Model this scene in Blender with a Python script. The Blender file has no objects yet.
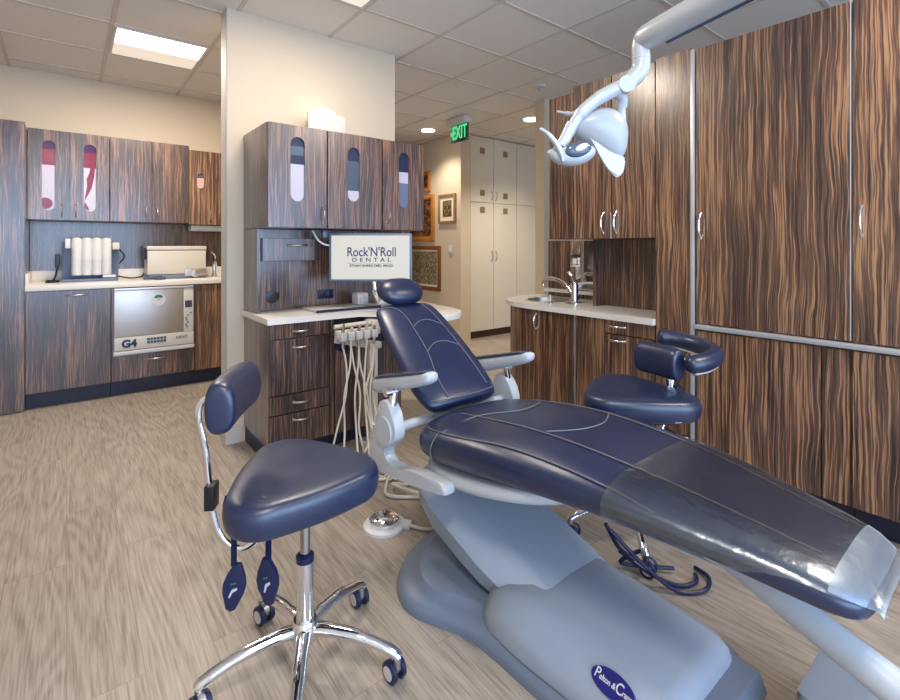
import bpy, bmesh, math, random
from math import sin, cos, pi, radians
from mathutils import Vector, Matrix
random.seed(4)
scene = bpy.context.scene
COL = scene.collection
PI = pi
# ------------------------------------------------------------------ materials
def srgb(r, g, b):
    f = lambda c: (c/255/12.92) if c/255 <= .04045 else ((c/255+.055)/1.055)**2.4
    return (f(r), f(g), f(b), 1)
def nm(name):
    m = bpy.data.materials.new(name); m.use_nodes = True
    nt = m.node_tree; return m, nt, nt.nodes['Principled BSDF']
def N(nt, t, **kw):
    n = nt.nodes.new(t)
    for k, v in kw.items(): setattr(n, k, v)
    return n
def plain(name, col, rough=.5, metal=0, spec=.5, coat=0, bump=0, bscale=200, var=0):
    m, nt, p = nm(name)
    p.inputs['Base Color'].default_value = col; p.inputs['Roughness'].default_value = rough
    p.inputs['Metallic'].default_value = metal; p.inputs['Specular IOR Level'].default_value = spec
    p.inputs['Coat Weight'].default_value = coat
    g = N(nt, 'ShaderNodeNewGeometry')
    if bump:
        n = N(nt, 'ShaderNodeTexNoise'); n.inputs['Scale'].default_value = bscale; n.inputs['Detail'].default_value = 4
        b = N(nt, 'ShaderNodeBump'); b.inputs['Strength'].default_value = bump; b.inputs['Distance'].default_value = .002
        nt.links.new(g.outputs['Position'], n.inputs['Vector']); nt.links.new(n.outputs['Fac'], b.inputs['Height'])
        nt.links.new(b.outputs['Normal'], p.inputs['Normal'])
    n = N(nt, 'ShaderNodeTexNoise'); n.inputs['Scale'].default_value = 9; n.inputs['Detail'].default_value = 5
    nt.links.new(g.outputs['Position'], n.inputs['Vector'])
    r = N(nt, 'ShaderNodeMapRange'); r.inputs['To Min'].default_value = max(0, rough-.06-var); r.inputs['To Max'].default_value = rough+.06+var
    nt.links.new(n.outputs['Fac'], r.inputs['Value']); nt.links.new(r.outputs['Result'], p.inputs['Roughness'])
    return m
def emit(name, col, s):
    m, nt, p = nm(name)
    p.inputs['Base Color'].default_value = col; p.inputs['Emission Color'].default_value = col; p.inputs['Emission Strength'].default_value = s
    return m
def ramp(nt, stops):
    r = N(nt, 'ShaderNodeValToRGB'); e = r.color_ramp.elements
    while len(e) < len(stops): e.new(.5)
    for i, (p, c) in enumerate(stops): e[i].position = p; e[i].color = c
    return r
def wood(name, dark, mid, light, rough=.34, sc=1.0, amt=1.0, horiz=False):
    m, nt, p = nm(name); L = nt.links.new
    g = N(nt, 'ShaderNodeNewGeometry'); oi = N(nt, 'ShaderNodeObjectInfo')
    sx = N(nt, 'ShaderNodeSeparateXYZ'); L(g.outputs['Position'], sx.inputs[0])
    ad = N(nt, 'ShaderNodeMath', operation='ADD'); L(sx.outputs['X'], ad.inputs[0]); L(sx.outputs['Y'], ad.inputs[1])
    rm = N(nt, 'ShaderNodeMath', operation='MULTIPLY'); L(oi.outputs['Random'], rm.inputs[0]); rm.inputs[1].default_value = 7.3
    cb = N(nt, 'ShaderNodeCombineXYZ'); L(ad.outputs[0], cb.inputs[0]); L(sx.outputs['Z'], cb.inputs[2]); L(rm.outputs[0], cb.inputs[1])
    wm = N(nt, 'ShaderNodeMapping'); wm.inputs['Scale'].default_value = (5, 5, 2.2); L(cb.outputs[0], wm.inputs['Vector'])
    wn = N(nt, 'ShaderNodeTexNoise'); wn.inputs['Scale'].default_value = 1; wn.inputs['Detail'].default_value = 3; L(wm.outputs[0], wn.inputs['Vector'])
    ws = N(nt, 'ShaderNodeMath', operation='MULTIPLY'); L(wn.outputs['Fac'], ws.inputs[0]); ws.inputs[1].default_value = .055
    wa = N(nt, 'ShaderNodeMath', operation='ADD'); L(ad.outputs[0], wa.inputs[0]); L(ws.outputs[0], wa.inputs[1])
    cw = N(nt, 'ShaderNodeCombineXYZ'); L(wa.outputs[0], cw.inputs[0]); L(sx.outputs['Z'], cw.inputs[2]); L(rm.outputs[0], cw.inputs[1])
    def noise(scale, vec, det, dist=0):
        mp = N(nt, 'ShaderNodeMapping'); mp.inputs['Scale'].default_value = vec; L(cw.outputs[0], mp.inputs['Vector'])
        n = N(nt, 'ShaderNodeTexNoise'); n.inputs['Scale'].default_value = scale; n.inputs['Detail'].default_value = det
        n.inputs['Distortion'].default_value = dist; n.inputs['Roughness'].default_value = .6
        L(mp.outputs[0], n.inputs['Vector']); return n
    a = noise(92*sc, (1, 1, .020), 3, .3); b = noise(250*sc, (1, 1, .010), 2, .15); c = noise(7*sc, (1, 1, .1), 2)
    mx = N(nt, 'ShaderNodeMath', operation='MULTIPLY'); L(b.outputs['Fac'], mx.inputs[0]); mx.inputs[1].default_value = .46
    s1 = N(nt, 'ShaderNodeMath', operation='MULTIPLY_ADD'); L(a.outputs['Fac'], s1.inputs[0]); s1.inputs[1].default_value = .54; L(mx.outputs[0], s1.inputs[2])
    m3 = N(nt, 'ShaderNodeMath', operation='MULTIPLY_ADD'); L(c.outputs['Fac'], m3.inputs[0]); m3.inputs[1].default_value = .25; L(s1.outputs[0], m3.inputs[2])
    r = ramp(nt, [(.54, dark), (.585, mid), (.645, mid), (.70, light), (.78, light)])
    L(m3.outputs[0], r.inputs['Fac']); L(r.outputs['Color'], p.inputs['Base Color'])
    p.inputs['Roughness'].default_value = rough; p.inputs['Specular IOR Level'].default_value = .5
    p.inputs['Coat Weight'].default_value = 1; p.inputs['Coat Roughness'].default_value = .24; p.inputs['Coat IOR'].default_value = 1.6
    bu = N(nt, 'ShaderNodeBump'); bu.inputs['Strength'].default_value = .12; bu.inputs['Distance'].default_value = .001
    L(s1.outputs[0], bu.inputs['Height']); L(bu.outputs['Normal'], p.inputs['Normal'])
    return m
W_R = wood('ebony_veneer', srgb(36, 22, 20), srgb(88, 60, 46), srgb(168, 124, 88), .36)
W_C = wood('ebony_veneer_fine', srgb(26, 18, 22), srgb(64, 45, 42), srgb(138, 100, 78), .33, 1.5)
W_G = W_C
M = {}
M['wall'] = plain('wall_paint', srgb(208, 192, 170), .75, bump=.05)
M['wall_l'] = plain('wall_paint_light', srgb(196, 190, 182), .7, bump=.05)
M['locker'] = plain('cream_laminate', srgb(222, 213, 196), .4)
M['tilebar'] = plain('ceiling_bar', srgb(206, 198, 188), .5)
M['toe'] = plain('navy_toe_kick', srgb(18, 24, 48), .4)
M['chrome'] = plain('chrome', (.86, .87, .9, 1), .08, 1)
M['steel'] = plain('brushed_steel', (.50, .47, .44, 1), .4, 1)
M['alu'] = plain('aluminium_trim', (.62, .64, .68, 1), .35, .55)
M['white'] = plain('white_plastic', srgb(206, 206, 206), .3)
M['cream'] = plain('cream_plastic', srgb(202, 195, 182), .35)
M['counter'] = plain('pale_countertop', srgb(226, 220, 212), .3, bump=.02)
M['grey'] = plain('grey_plastic', srgb(142, 152, 166), .38, bump=.15, bscale=500)
M['greyd'] = plain('darker_grey_plastic', srgb(104, 116, 134), .42, bump=.15, bscale=500)
M['chairw'] = plain('white_chair_shell', srgb(184, 190, 196), .3)
M['black'] = plain('black_plastic', srgb(20, 22, 28), .35)
M['navyp'] = plain('navy_plastic', srgb(18, 28, 66), .4)
M['leather'] = plain('navy_leather', srgb(17, 33, 68), .34, bump=.18, bscale=260, var=.04, spec=.85)
M['leather2'] = plain('stool_leather', srgb(22, 36, 68), .36, bump=.15, bscale=300, var=.05, spec=.85)
M['pipe'] = plain('seam_thread', srgb(104, 106, 114), .5)
M['pale_grey'] = plain('pale_grey_panel', srgb(200, 196, 188), .4)
M['gold'] = plain('gilded_frame', srgb(188, 128, 62), .35)
M['bronzef'] = plain('bronze_frame', srgb(158, 124, 86), .4)
M['dkframe'] = plain('dark_frame', srgb(60, 34, 22), .4); M['umber'] = plain('umber_frame', srgb(128, 78, 40), .4)
M['mat'] = plain('picture_mat', srgb(232, 226, 208), .7)
M['bsq'] = plain('brass_square', srgb(150, 132, 88), .4, .3)
M['magenta'] = plain('magenta_glass', srgb(120, 8, 52), .2)
M['violet'] = plain('violet_glass', srgb(62, 14, 74), .2)
M['frost'] = plain('frosted_pane', srgb(186, 182, 196), .3)
M['slate'] = plain('slate_blue_pane', srgb(70, 84, 104), .2)
M['hose'] = plain('cream_hose', srgb(206, 200, 188), .4)
M['screen_w'] = emit('screen_white', srgb(226, 224, 214), .72); M['screen_w'].node_tree.nodes['Principled BSDF'].inputs['Base Color'].default_value = (.08, .08, .08, 1)
M['upl'] = emit('uplight_lens', (1, .93, .8, 1), 1.4); M['lampshell'] = plain('grey_lamp_shell', srgb(164, 171, 178), .3)
M['ink'] = plain('indigo_ink', srgb(58, 48, 108), .6)
M['ink2'] = plain('dark_grey_ink', srgb(60, 58, 68), .6)
M['bezel'] = plain('blue_grey_bezel', srgb(98, 112, 136), .35)
M['lamp'] = emit('lamp_diffuser', (1, .93, .82, 1), 5)
M['lampdim'] = emit('lamp_lower_diffuser', (1, .9, .78, 1), .42)
M['down'] = emit('downlight_lens', (1, .93, .8, 1), 7)
M['green'] = emit('exit_green', (.06, .62, .22, 1), .9)
M['mirror'] = plain('mirror_glass', (.8, .82, .85, 1), .02, 1)
M['label_green'] = plain('green_print', srgb(40, 120, 84), .5)
M['badge'] = plain('indigo_badge', srgb(28, 26, 110), .3)
M['dpink'] = plain('pink_insert', srgb(214, 160, 150), .4)
def clear(name, tint, t=.8, rough=.12):
    m, nt, p = nm(name); nt.nodes.remove(p); out = nt.nodes['Material Output']; L = nt.links.new
    tr = N(nt, 'ShaderNodeBsdfTransparent'); tr.inputs[0].default_value = tint
    gl = N(nt, 'ShaderNodeBsdfGlossy'); gl.inputs['Color'].default_value = (.70, .82, .95, 1); gl.inputs['Roughness'].default_value = rough
    mx = N(nt, 'ShaderNodeMixShader'); fr = N(nt, 'ShaderNodeFresnel'); fr.inputs[0].default_value = 1.45
    ma = N(nt, 'ShaderNodeMath', operation='ADD'); L(fr.outputs[0], ma.inputs[0]); ma.inputs[1].default_value = 1-t; ma.use_clamp = True
    L(ma.outputs[0], mx.inputs[0]); L(tr.outputs[0], mx.inputs[1]); L(gl.outputs[0], mx.inputs[2]); L(mx.outputs[0], out.inputs[0])
    g = N(nt, 'ShaderNodeNewGeometry'); n = N(nt, 'ShaderNodeTexNoise'); n.inputs['Scale'].default_value = 14; n.inputs['Detail'].default_value = 3
    b = N(nt, 'ShaderNodeBump'); b.inputs['Strength'].default_value = .5; b.inputs['Distance'].default_value = .01
    L(g.outputs['Position'], n.inputs[0]); L(n.outputs[0], b.inputs['Height']); L(b.outputs[0], gl.inputs['Normal'])
    return m
M['film'] = clear('clear_plastic_film', (.93, .95, .97, 1), .87, .22)
M['frostfilm'] = clear('milky_plastic_film', (.88, .92, .97, 1), .76, .5)
M['acryl'] = clear('clear_sign_acrylic', (.9, .97, .92, 1), .9, .1)

def floor_mat():
    m, nt, p = nm('vinyl_planks'); L = nt.links.new
    g = N(nt, 'ShaderNodeNewGeometry')
    mp = N(nt, 'ShaderNodeMapping'); mp.inputs['Rotation'].default_value = (0, 0, PI/2); L(g.outputs['Position'], mp.inputs[0])
    br = N(nt, 'ShaderNodeTexBrick'); L(mp.outputs[0], br.inputs['Vector'])
    br.inputs['Color1'].default_value = (.0, 0, 0, 1); br.inputs['Color2'].default_value = (1, 1, 1, 1); br.inputs['Mortar'].default_value = (.5, .5, .5, 1)
    br.inputs['Scale'].default_value = 1; br.inputs['Mortar Size'].default_value = .0011; br.inputs['Brick Width'].default_value = 1.2; br.inputs['Row Height'].default_value = .18
    br.offset = .37
    # plank id shifts the grain
    mul = N(nt, 'ShaderNodeVectorMath', operation='SCALE'); L(br.outputs['Color'], mul.inputs[0]); mul.inputs['Scale'].default_value = 9
    add = N(nt, 'ShaderNodeVectorMath', operation='ADD'); L(g.outputs['Position'], add.inputs[0]); L(mul.outputs[0], add.inputs[1])
    m2 = N(nt, 'ShaderNodeMapping'); m2.inputs['Scale'].default_value = (1, .15, 1); L(add.outputs[0], m2.inputs[0])
    wv = N(nt, 'ShaderNodeTexNoise'); wv.inputs['Scale'].default_value = 4.6; wv.inputs['Detail'].default_value = 1.2; wv.inputs['Distortion'].default_value = .25; L(m2.outputs[0], wv.inputs[0])
    sn = N(nt, 'ShaderNodeMath', operation='MULTIPLY'); L(wv.outputs['Fac'], sn.inputs[0]); sn.inputs[1].default_value = 95
    si = N(nt, 'ShaderNodeMath', operation='SINE'); L(sn.outputs[0], si.inputs[0])
    m3 = N(nt, 'ShaderNodeMapping'); m3.inputs['Scale'].default_value = (1, .04, 1); L(add.outputs[0], m3.inputs[0])
    fn = N(nt, 'ShaderNodeTexNoise'); fn.inputs['Scale'].default_value = 170; fn.inputs['Detail'].default_value = 3; L(m3.outputs[0], fn.inputs[0])
    a = N(nt, 'ShaderNodeMath', operation='MULTIPLY_ADD'); L(si.outputs[0], a.inputs[0]); a.inputs[1].default_value = .075; L(fn.outputs['Fac'], a.inputs[2])
    b = N(nt, 'ShaderNodeMath', operation='MULTIPLY_ADD'); L(br.outputs['Color'], b.inputs[0]); b.inputs[1].default_value = .07; L(a.outputs[0], b.inputs[2])
    r = ramp(nt, [(.30, srgb(126, 114, 102)), (.52, srgb(153, 142, 130)), (.80, srgb(171, 161, 150))])
    L(b.outputs[0], r.inputs[0])
    mx = N(nt, 'ShaderNodeMix', data_type='RGBA'); L(br.outputs['Fac'], mx.inputs['Factor']); L(r.outputs[0], mx.inputs['A']); mx.inputs['B'].default_value = srgb(132, 116, 101)
    L(mx.outputs['Result'], p.inputs['Base Color']); p.inputs['Roughness'].default_value = .42
    bu = N(nt, 'ShaderNodeBump'); bu.inputs['Strength'].default_value = .1; bu.inputs['Distance'].default_value = .001; L(a.outputs[0], bu.inputs['Height']); L(bu.outputs[0], p.inputs['Normal'])
    return m
def tile_mat():
    m, nt, p = nm('acoustic_tile'); L = nt.links.new
    g = N(nt, 'ShaderNodeNewGeometry'); n = N(nt, 'ShaderNodeTexNoise'); n.inputs['Scale'].default_value = 260; n.inputs['Detail'].default_value = 3
    L(g.outputs['Position'], n.inputs[0])
    r = ramp(nt, [(.3, srgb(222, 217, 212)), (.7, srgb(236, 231, 226))]); L(n.outputs[0], r.inputs[0]); L(r.outputs[0], p.inputs['Base Color'])
    p.inputs['Roughness'].default_value = .85
    b = N(nt, 'ShaderNodeBump'); b.inputs['Strength'].default_value = .2; b.inputs['Distance'].default_value = .002; L(n.outputs[0], b.inputs['Height']); L(b.outputs[0], p.inputs['Normal'])
    return m
def photo_mat(name, dark, light, scale):
    m, nt, p = nm(name); L = nt.links.new
    g = N(nt, 'ShaderNodeNewGeometry'); n = N(nt, 'ShaderNodeTexVoronoi'); n.inputs['Scale'].default_value = scale
    n2 = N(nt, 'ShaderNodeTexNoise'); n2.inputs['Scale'].default_value = scale*.7
    L(g.outputs['Position'], n.inputs['Vector']); L(g.outputs['Position'], n2.inputs['Vector'])
    a = N(nt, 'ShaderNodeMath', operation='MULTIPLY'); L(n.outputs['Distance'], a.inputs[0]); L(n2.outputs[0], a.inputs[1])
    r = ramp(nt, [(.1, dark), (.42, light)]); L(a.outputs[0], r.inputs[0]); L(r.outputs[0], p.inputs['Base Color']); p.inputs['Roughness'].default_value = .4
    return m
M['crowd'] = photo_mat('sepia_crowd_print', srgb(50, 42, 32), srgb(180, 164, 130), 55)
M['dark_print'] = photo_mat('dark_print', srgb(40, 24, 16), srgb(150, 96, 60), 18)
M['small_print'] = photo_mat('small_print', srgb(36, 26, 14), srgb(150, 130, 90), 30)

# ------------------------------------------------------------------ mesh builder
class B:
    def __init__(s): s.bm = bmesh.new()
    def box(s, x0, x1, y0, y1, z0, z1, bev=0, seg=2, mat=None):
        r = bmesh.ops.create_cube(s.bm, size=1); vs = r['verts']
        for v in vs: v.co = Vector(((x0+x1)/2+v.co.x*(x1-x0), (y0+y1)/2+v.co.y*(y1-y0), (z0+z1)/2+v.co.z*(z1-z0)))
        es = list({e for v in vs for e in v.link_edges})
        if bev:
            r2 = bmesh.ops.bevel(s.bm, geom=es+vs, offset=bev, segments=seg, affect='EDGES', profile=.6)
            vs = list({v for f in r2['faces'] for v in f.verts} | {v for v in vs if v.is_valid})
        if mat is not None:
            for v in vs:
                if v.is_valid: v.co = mat @ v.co
        return s
    def loft(s, rings, cap=True, closed=False):
        R = [[s.bm.verts.new(p) for p in r] for r in rings]; n = len(R[0])
        m = len(R) if closed else len(R)-1
        for i in range(m):
            a, b = R[i], R[(i+1) % len(R)]
            for j in range(n):
                s.bm.faces.new((a[j], a[(j+1) % n], b[(j+1) % n], b[j]))
        if cap and not closed:
            s.bm.faces.new(list(reversed(R[0]))); s.bm.faces.new(R[-1])
        return s
    def tube(s, pts, r, seg=12, cap=True, flat=1.0):
        pts = [Vector(p) for p in pts]; n = len(pts)
        rs = r if isinstance(r, (list, tuple)) else [r]*n
        rings = []; up = None
        for i in range(n):
            t = (pts[min(i+1, n-1)]-pts[max(i-1, 0)]).normalized()
            if up is None:
                up = Vector((0, 0, 1)) if abs(t.z) < .9 else Vector((0, 1, 0))
            a = t.cross(up).normalized(); b = a.cross(t).normalized(); up = b
            rings.append([pts[i]+(a*cos(k*2*PI/seg)+b*flat*sin(k*2*PI/seg))*rs[i] for k in range(seg)])
        return s.loft(rings, cap)
    def cyl(s, p0, p1, r, r2=None, seg=24):
        return s.tube([p0, p1], [r, r if r2 is None else r2], seg)
    def lathe(s, prof, c=(0, 0, 0), mat=None, seg=32, closed=False):
        mat = mat or Matrix.Identity(4); c = Vector(c)
        return s.loft([[c+(mat @ Vector((r*cos(k*2*PI/seg), r*sin(k*2*PI/seg), z))) for k in range(seg)] for r, z in prof], closed=closed)
    def prism(s, poly, a0, a1, axis='z', bev=0, seg=2):
        def P(u, v, w):
            return {'z': (u, v, w), 'x': (w, u, v), 'y': (u, w, v)}[axis]
        lo = [s.bm.verts.new(P(u, v, a0)) for u, v in poly]; hi = [s.bm.verts.new(P(u, v, a1)) for u, v in poly]
        n = len(poly); fs = [s.bm.faces.new(lo), s.bm.faces.new(hi)]
        es = list(fs[0].edges)+list(fs[1].edges)
        for i in range(n): s.bm.faces.new((lo[i], lo[(i+1) % n], hi[(i+1) % n], hi[i]))
        if bev: bmesh.ops.bevel(s.bm, geom=es, offset=bev, segments=seg, affect='EDGES', profile=.6)
        return s
    def holed(s, outer, inner, a0, a1, axis):
        def P(u, v, w):
            return {'z': (u, v, w), 'x': (w, u, v), 'y': (u, w, v)}[axis]
        es = []
        for loop in (outer, inner):
            vs = [s.bm.verts.new(P(u, v, a0)) for u, v in loop]
            for i in range(len(vs)): es.append(s.bm.edges.new((vs[i], vs[(i+1) % len(vs)])))
        r = bmesh.ops.triangle_fill(s.bm, edges=es, use_beauty=True, use_dissolve=False)
        fs = [f for f in r['geom'] if isinstance(f, bmesh.types.BMFace)]
        e = bmesh.ops.extrude_face_region(s.bm, geom=fs)
        d = Vector(P(0, 0, a1-a0))
        for v in e['geom']:
            if isinstance(v, bmesh.types.BMVert): v.co += d
        return s
    def build(s, name, mat, parent=None, smooth=None, sub=0, label=None, bev=0, auto=35):
        bmesh.ops.recalc_face_normals(s.bm, faces=s.bm.faces)
        if parent is not None and parent.get('_org') is not None:
            o3 = Vector(parent['_org'])
            for v in s.bm.verts: v.co -= o3
        me = bpy.data.meshes.new(name); s.bm.to_mesh(me); s.bm.free()
        ob = bpy.data.objects.new(name, me); COL.objects.link(ob); me.materials.append(mat)
        if parent is not None:
            ob.parent = parent
            if parent.get('_org') is not None: ob['_org'] = parent['_org']
        if smooth is None: smooth = True
        if smooth:
            for p in me.polygons: p.use_smooth = True
            try: me.set_sharp_from_angle(angle=radians(auto))
            except Exception: pass
        if bev:
            md = ob.modifiers.new('bev', 'BEVEL'); md.width = bev; md.segments = 2; md.limit_method = 'ANGLE'
        if sub:
            md = ob.modifiers.new('sub', 'SUBSURF'); md.levels = sub; md.render_levels = sub
        if label: ob['label'] = label
        return ob
def thing(name, label, cat, loc=(0, 0, 0), group=None, kind=None):
    o = bpy.data.objects.new(name, None); COL.objects.link(o); o.location = loc; o['_org'] = list(loc)
    o.empty_display_size = .1
    o['label'] = label; o['category'] = cat
    if group: o['group'] = group
    if kind: o['kind'] = kind
    return o
def tag(o, label, cat, group=None):
    o['label'] = label; o['category'] = cat
    if group: o['group'] = group
    return o
def struct(o): o['kind'] = 'structure'; return o
def arc(cx, cy, r, a0, a1, n=8):
    return [(cx+r*cos(radians(a0+(a1-a0)*i/n)), cy+r*sin(radians(a0+(a1-a0)*i/n))) for i in range(n+1)]
def rrect(x0, x1, y0, y1, r, n=5):
    return arc(x1-r, y1-r, r, 0, 90, n)+arc(x0+r, y1-r, r, 90, 180, n)+arc(x0+r, y0+r, r, 180, 270, n)+arc(x1-r, y0+r, r, 270, 360, n)
def spline(P, n=8):
    P = [Vector(p) for p in P]; out = []
    for i in range(len(P)-1):
        a, b, c, d = P[max(i-1, 0)], P[i], P[i+1], P[min(i+2, len(P)-1)]
        for k in range(n):
            t = k/n
            out.append(.5*((2*b)+(-a+c)*t+(2*a-5*b+4*c-d)*t*t+(-a+3*b-3*c+d)*t**3))
    out.append(P[-1]); return out
def text(body, size, mat, loc, rot, parent, name='lettering', ext=.001, align='CENTER', sx=1.0, space=1.0, bold=0):
    cu = bpy.data.curves.new('t', 'FONT'); cu.body = body; cu.size = size; cu.extrude = ext; cu.align_x = align; cu.align_y = 'CENTER'; cu.space_character = space; cu.offset = bold
    t = bpy.data.objects.new('t', cu); COL.objects.link(t)
    dg = bpy.context.evaluated_depsgraph_get(); dg.update()
    me = bpy.data.meshes.new_from_object(t.evaluated_get(dg)); bpy.data.objects.remove(t)
    mt = Matrix.Translation(Vector(loc)) @ rot.to_4x4() @ Matrix.Diagonal((sx, 1, 1, 1))
    me.transform(mt)
    if parent is not None and parent.get('_org') is not None: me.transform(Matrix.Translation(-Vector(parent['_org'])))
    me.materials.clear(); me.materials.append(mat)
    o = bpy.data.objects.new(name, me); COL.objects.link(o); o.parent = parent
    return o
RX = Matrix.Rotation(PI/2, 3, 'X')                       # text facing -Y
RXL = Matrix.Rotation(-PI/2, 3, 'Z') @ RX                # text facing -X

# ------------------------------------------------------------------ room shell
CEIL = 2.73
b = B(); b.box(-2.4, 6.2, -2.6, 8.2, -.08, 0); struct(b.build('floor', floor_mat(), smooth=False))
b = B(); b.box(-2.4, 6.2, -2.6, 8.2, CEIL, CEIL+.1); ceil = struct(b.build('ceiling', tile_mat(), smooth=False))
b = B(); k = -4
while .24+.61*k < 6.2:
    x = .24+.61*k; b.box(x-.012, x+.012, -2.6, 8.2, CEIL-.006, CEIL+.001); k += 1
k = -7
while 2.10+.61*k < 8.2:
    y = 2.10+.61*k; b.box(-2.4, 6.2, y-.012, y+.012, CEIL-.005, CEIL+.001); k += 1
g = b.build('ceiling_grid', M['tilebar'], ceil, smooth=False); struct(g)
def wallbox(name, x0, x1, y0, y1, z0=0, z1=CEIL, mat='wall'):
    b = B(); b.box(x0, x1, y0, y1, z0, z1); return struct(b.build(name, M[mat], smooth=False))
wallbox('wall_left', -2.4, -2.2, -2.6, 5.6)
wallbox('wall_back', -2.4, 3.3, 5.39, 5.55)
wallbox('wall_center', .785, 2.01, 3.22, 3.34)
wallbox('wall_hall_side', 4.03, 4.2, 4.84, 8.0)
wallbox('wall_hall_end', 3.3, 4.2, 7.9, 8.05)
wallbox('wall_hall_inner', 3.2, 3.3, 5.39, 8.0)
wallbox('wall_hall_back', 4.2, 6.2, 5.5, 5.65)
wallbox('wall_right', 6.0, 6.2, -2.6, 5.6)
wallbox('wall_column', 3.78, 4.3, 3.22, 3.34)
# rear wall with a wide window opening (behind the camera)
b = B(); b.box(-2.4, 6.2, -2.6, -2.45, 0, .35); b.box(-2.4, 6.2, -2.6, -2.45, 2.6, CEIL); b.box(-2.4, -1.9, -2.6, -2.45, .35, 2.6); b.box(4.6, 6.2, -2.6, -2.45, .35, 2.6)
struct(b.build('wall_rear', M['wall'], smooth=False))
win = thing('window_1', 'wide window in the rear wall', 'window', (1.3, -2.5, .35), kind='structure')
b = B(); b.box(-1.9, 4.6, -2.56, -2.49, .35, .41); b.box(-1.9, 4.6, -2.56, -2.49, 2.54, 2.6)
for x in (-1.9, .24, 2.4, 4.54): b.box(x, x+.06, -2.56, -2.49, .41, 2.54)
struct(b.build('window_frame', M['alu'], win, smooth=False))
# baseboards
def base(name, x0, x1, y0, y1, mat='wall_l'):
    b = B(); b.box(x0, x1, y0, y1, 0, .1, .003); struct(b.build(name, M[mat], smooth=False))
base('baseboard_center', .772, .87, 3.207, 3.345)
base('baseboard_hall', 4.015, 4.03, 4.84, 7.9)
b = B(); b.box(.779, .786, 3.214, 3.345, 0, CEIL-.006); b.box(.779, .79, 3.213, 3.221, 0, CEIL-.006); struct(b.build('trim_1', M['wall_l'], smooth=False))

# ------------------------------------------------------------------ lights in the ceiling
def troffer(x0, y0, label, dim=False, grp=None):
    t = thing('ceiling_light', label, 'ceiling light', (x0+.305, y0+.305, CEIL), group=grp)
    b = B(); z = CEIL
    for a in ((x0+.012, x0+.598, y0+.012, y0+.03), (x0+.012, x0+.598, y0+.58, y0+.598), (x0+.012, x0+.03, y0+.03, y0+.58), (x0+.58, x0+.598, y0+.03, y0+.58)):
        b.box(*a, z-.012, z-.001)
    b.build('frame', M['white'], t, smooth=False)
    b = B(); b.box(x0+.03, x0+.58, y0+.03, y0+.33, z-.009, z-.001); b.build('diffuser', M['lamp'], t, smooth=False, label='bright half of the diffuser')
    b = B(); b.box(x0+.03, x0+.58, y0+.33, y0+.58, z-.009, z-.001); b.build('diffuser', M['lampdim'], t, smooth=False, label='dimmer half of the diffuser')
troffer(.24, 3.93, 'square lit ceiling panel above the sterilizing counter on the left')
troffer(.85, 2.10, 'square lit ceiling panel in front of the central partition wall')
troffer(2.07, -.34, 'unseen ceiling panel added for light, behind the camera, nearest the tall cabinets', )  # off-screen panel added to light the room
troffer(-.37, -.34, 'unseen ceiling panel added for light, behind the camera, on the left')  # second added panel, out of view, for extra light
def downlight(x, y, label):
    t = thing('downlight', label, 'ceiling light', (x, y, CEIL))
    b = B(); b.lathe([(.085, -.004), (.105, -.004), (.11, 0), (.085, 0)], (x, y, CEIL-.001)); b.build('trim_ring', M['white'], t)
    b = B(); b.lathe([(.084, -.012), (.084, -.001)], (x, y, CEIL)); b.build('lens', M['down'], t)
downlight(3.633, 5.02, 'round recessed downlight left of the exit sign')
downlight(4.264, 3.834, 'round recessed downlight above the cream lockers, beside the column')
def sprinkler(x, y, label):
    t = thing('sprinkler_head', label, 'sprinkler', (x, y, CEIL))
    b = B(); b.lathe([(.05, -.012), (.055, 0)], (x, y, CEIL)); b.build('escutcheon', M['white'], t)
    b = B(); b.cyl((x, y, CEIL-.035), (x, y, CEIL-.01), .012); b.lathe([(.022, 0), (.022, .004)], (x, y, CEIL-.04)); b.build('deflector', M['chrome'], t)
sprinkler(3.45, 2.99, 'small round sprinkler cap on the ceiling beside the column')
sprinkler(.01, 3.02, 'small round sprinkler cap at the top left of the ceiling')

# exit sign
t = thing('exit_sign', 'green lit EXIT sign hanging from the hallway ceiling', 'exit sign', (3.56, 4.3, CEIL))
b = B(); b.box(3.50, 3.62, 4.14, 4.46, CEIL-.085, CEIL-.006, .01); b.build('housing', M['pale_grey'], t)
b = B(); b.box(3.555, 3.565, 4.14, 4.46, CEIL-.285, CEIL-.085, .002); b.build('acrylic_panel', M['acryl'], t)
text('EXIT', .215, M['green'], (3.552, 4.29, CEIL-.18), RXL, t, ext=.002, sx=.60, bold=.003)
b = B(); b.prism([(4.415, CEIL-.18), (4.45, CEIL-.15), (4.45, CEIL-.21)], 3.548, 3.553, 'x'); b.build('arrow', M['green'], t, smooth=False)

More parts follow.
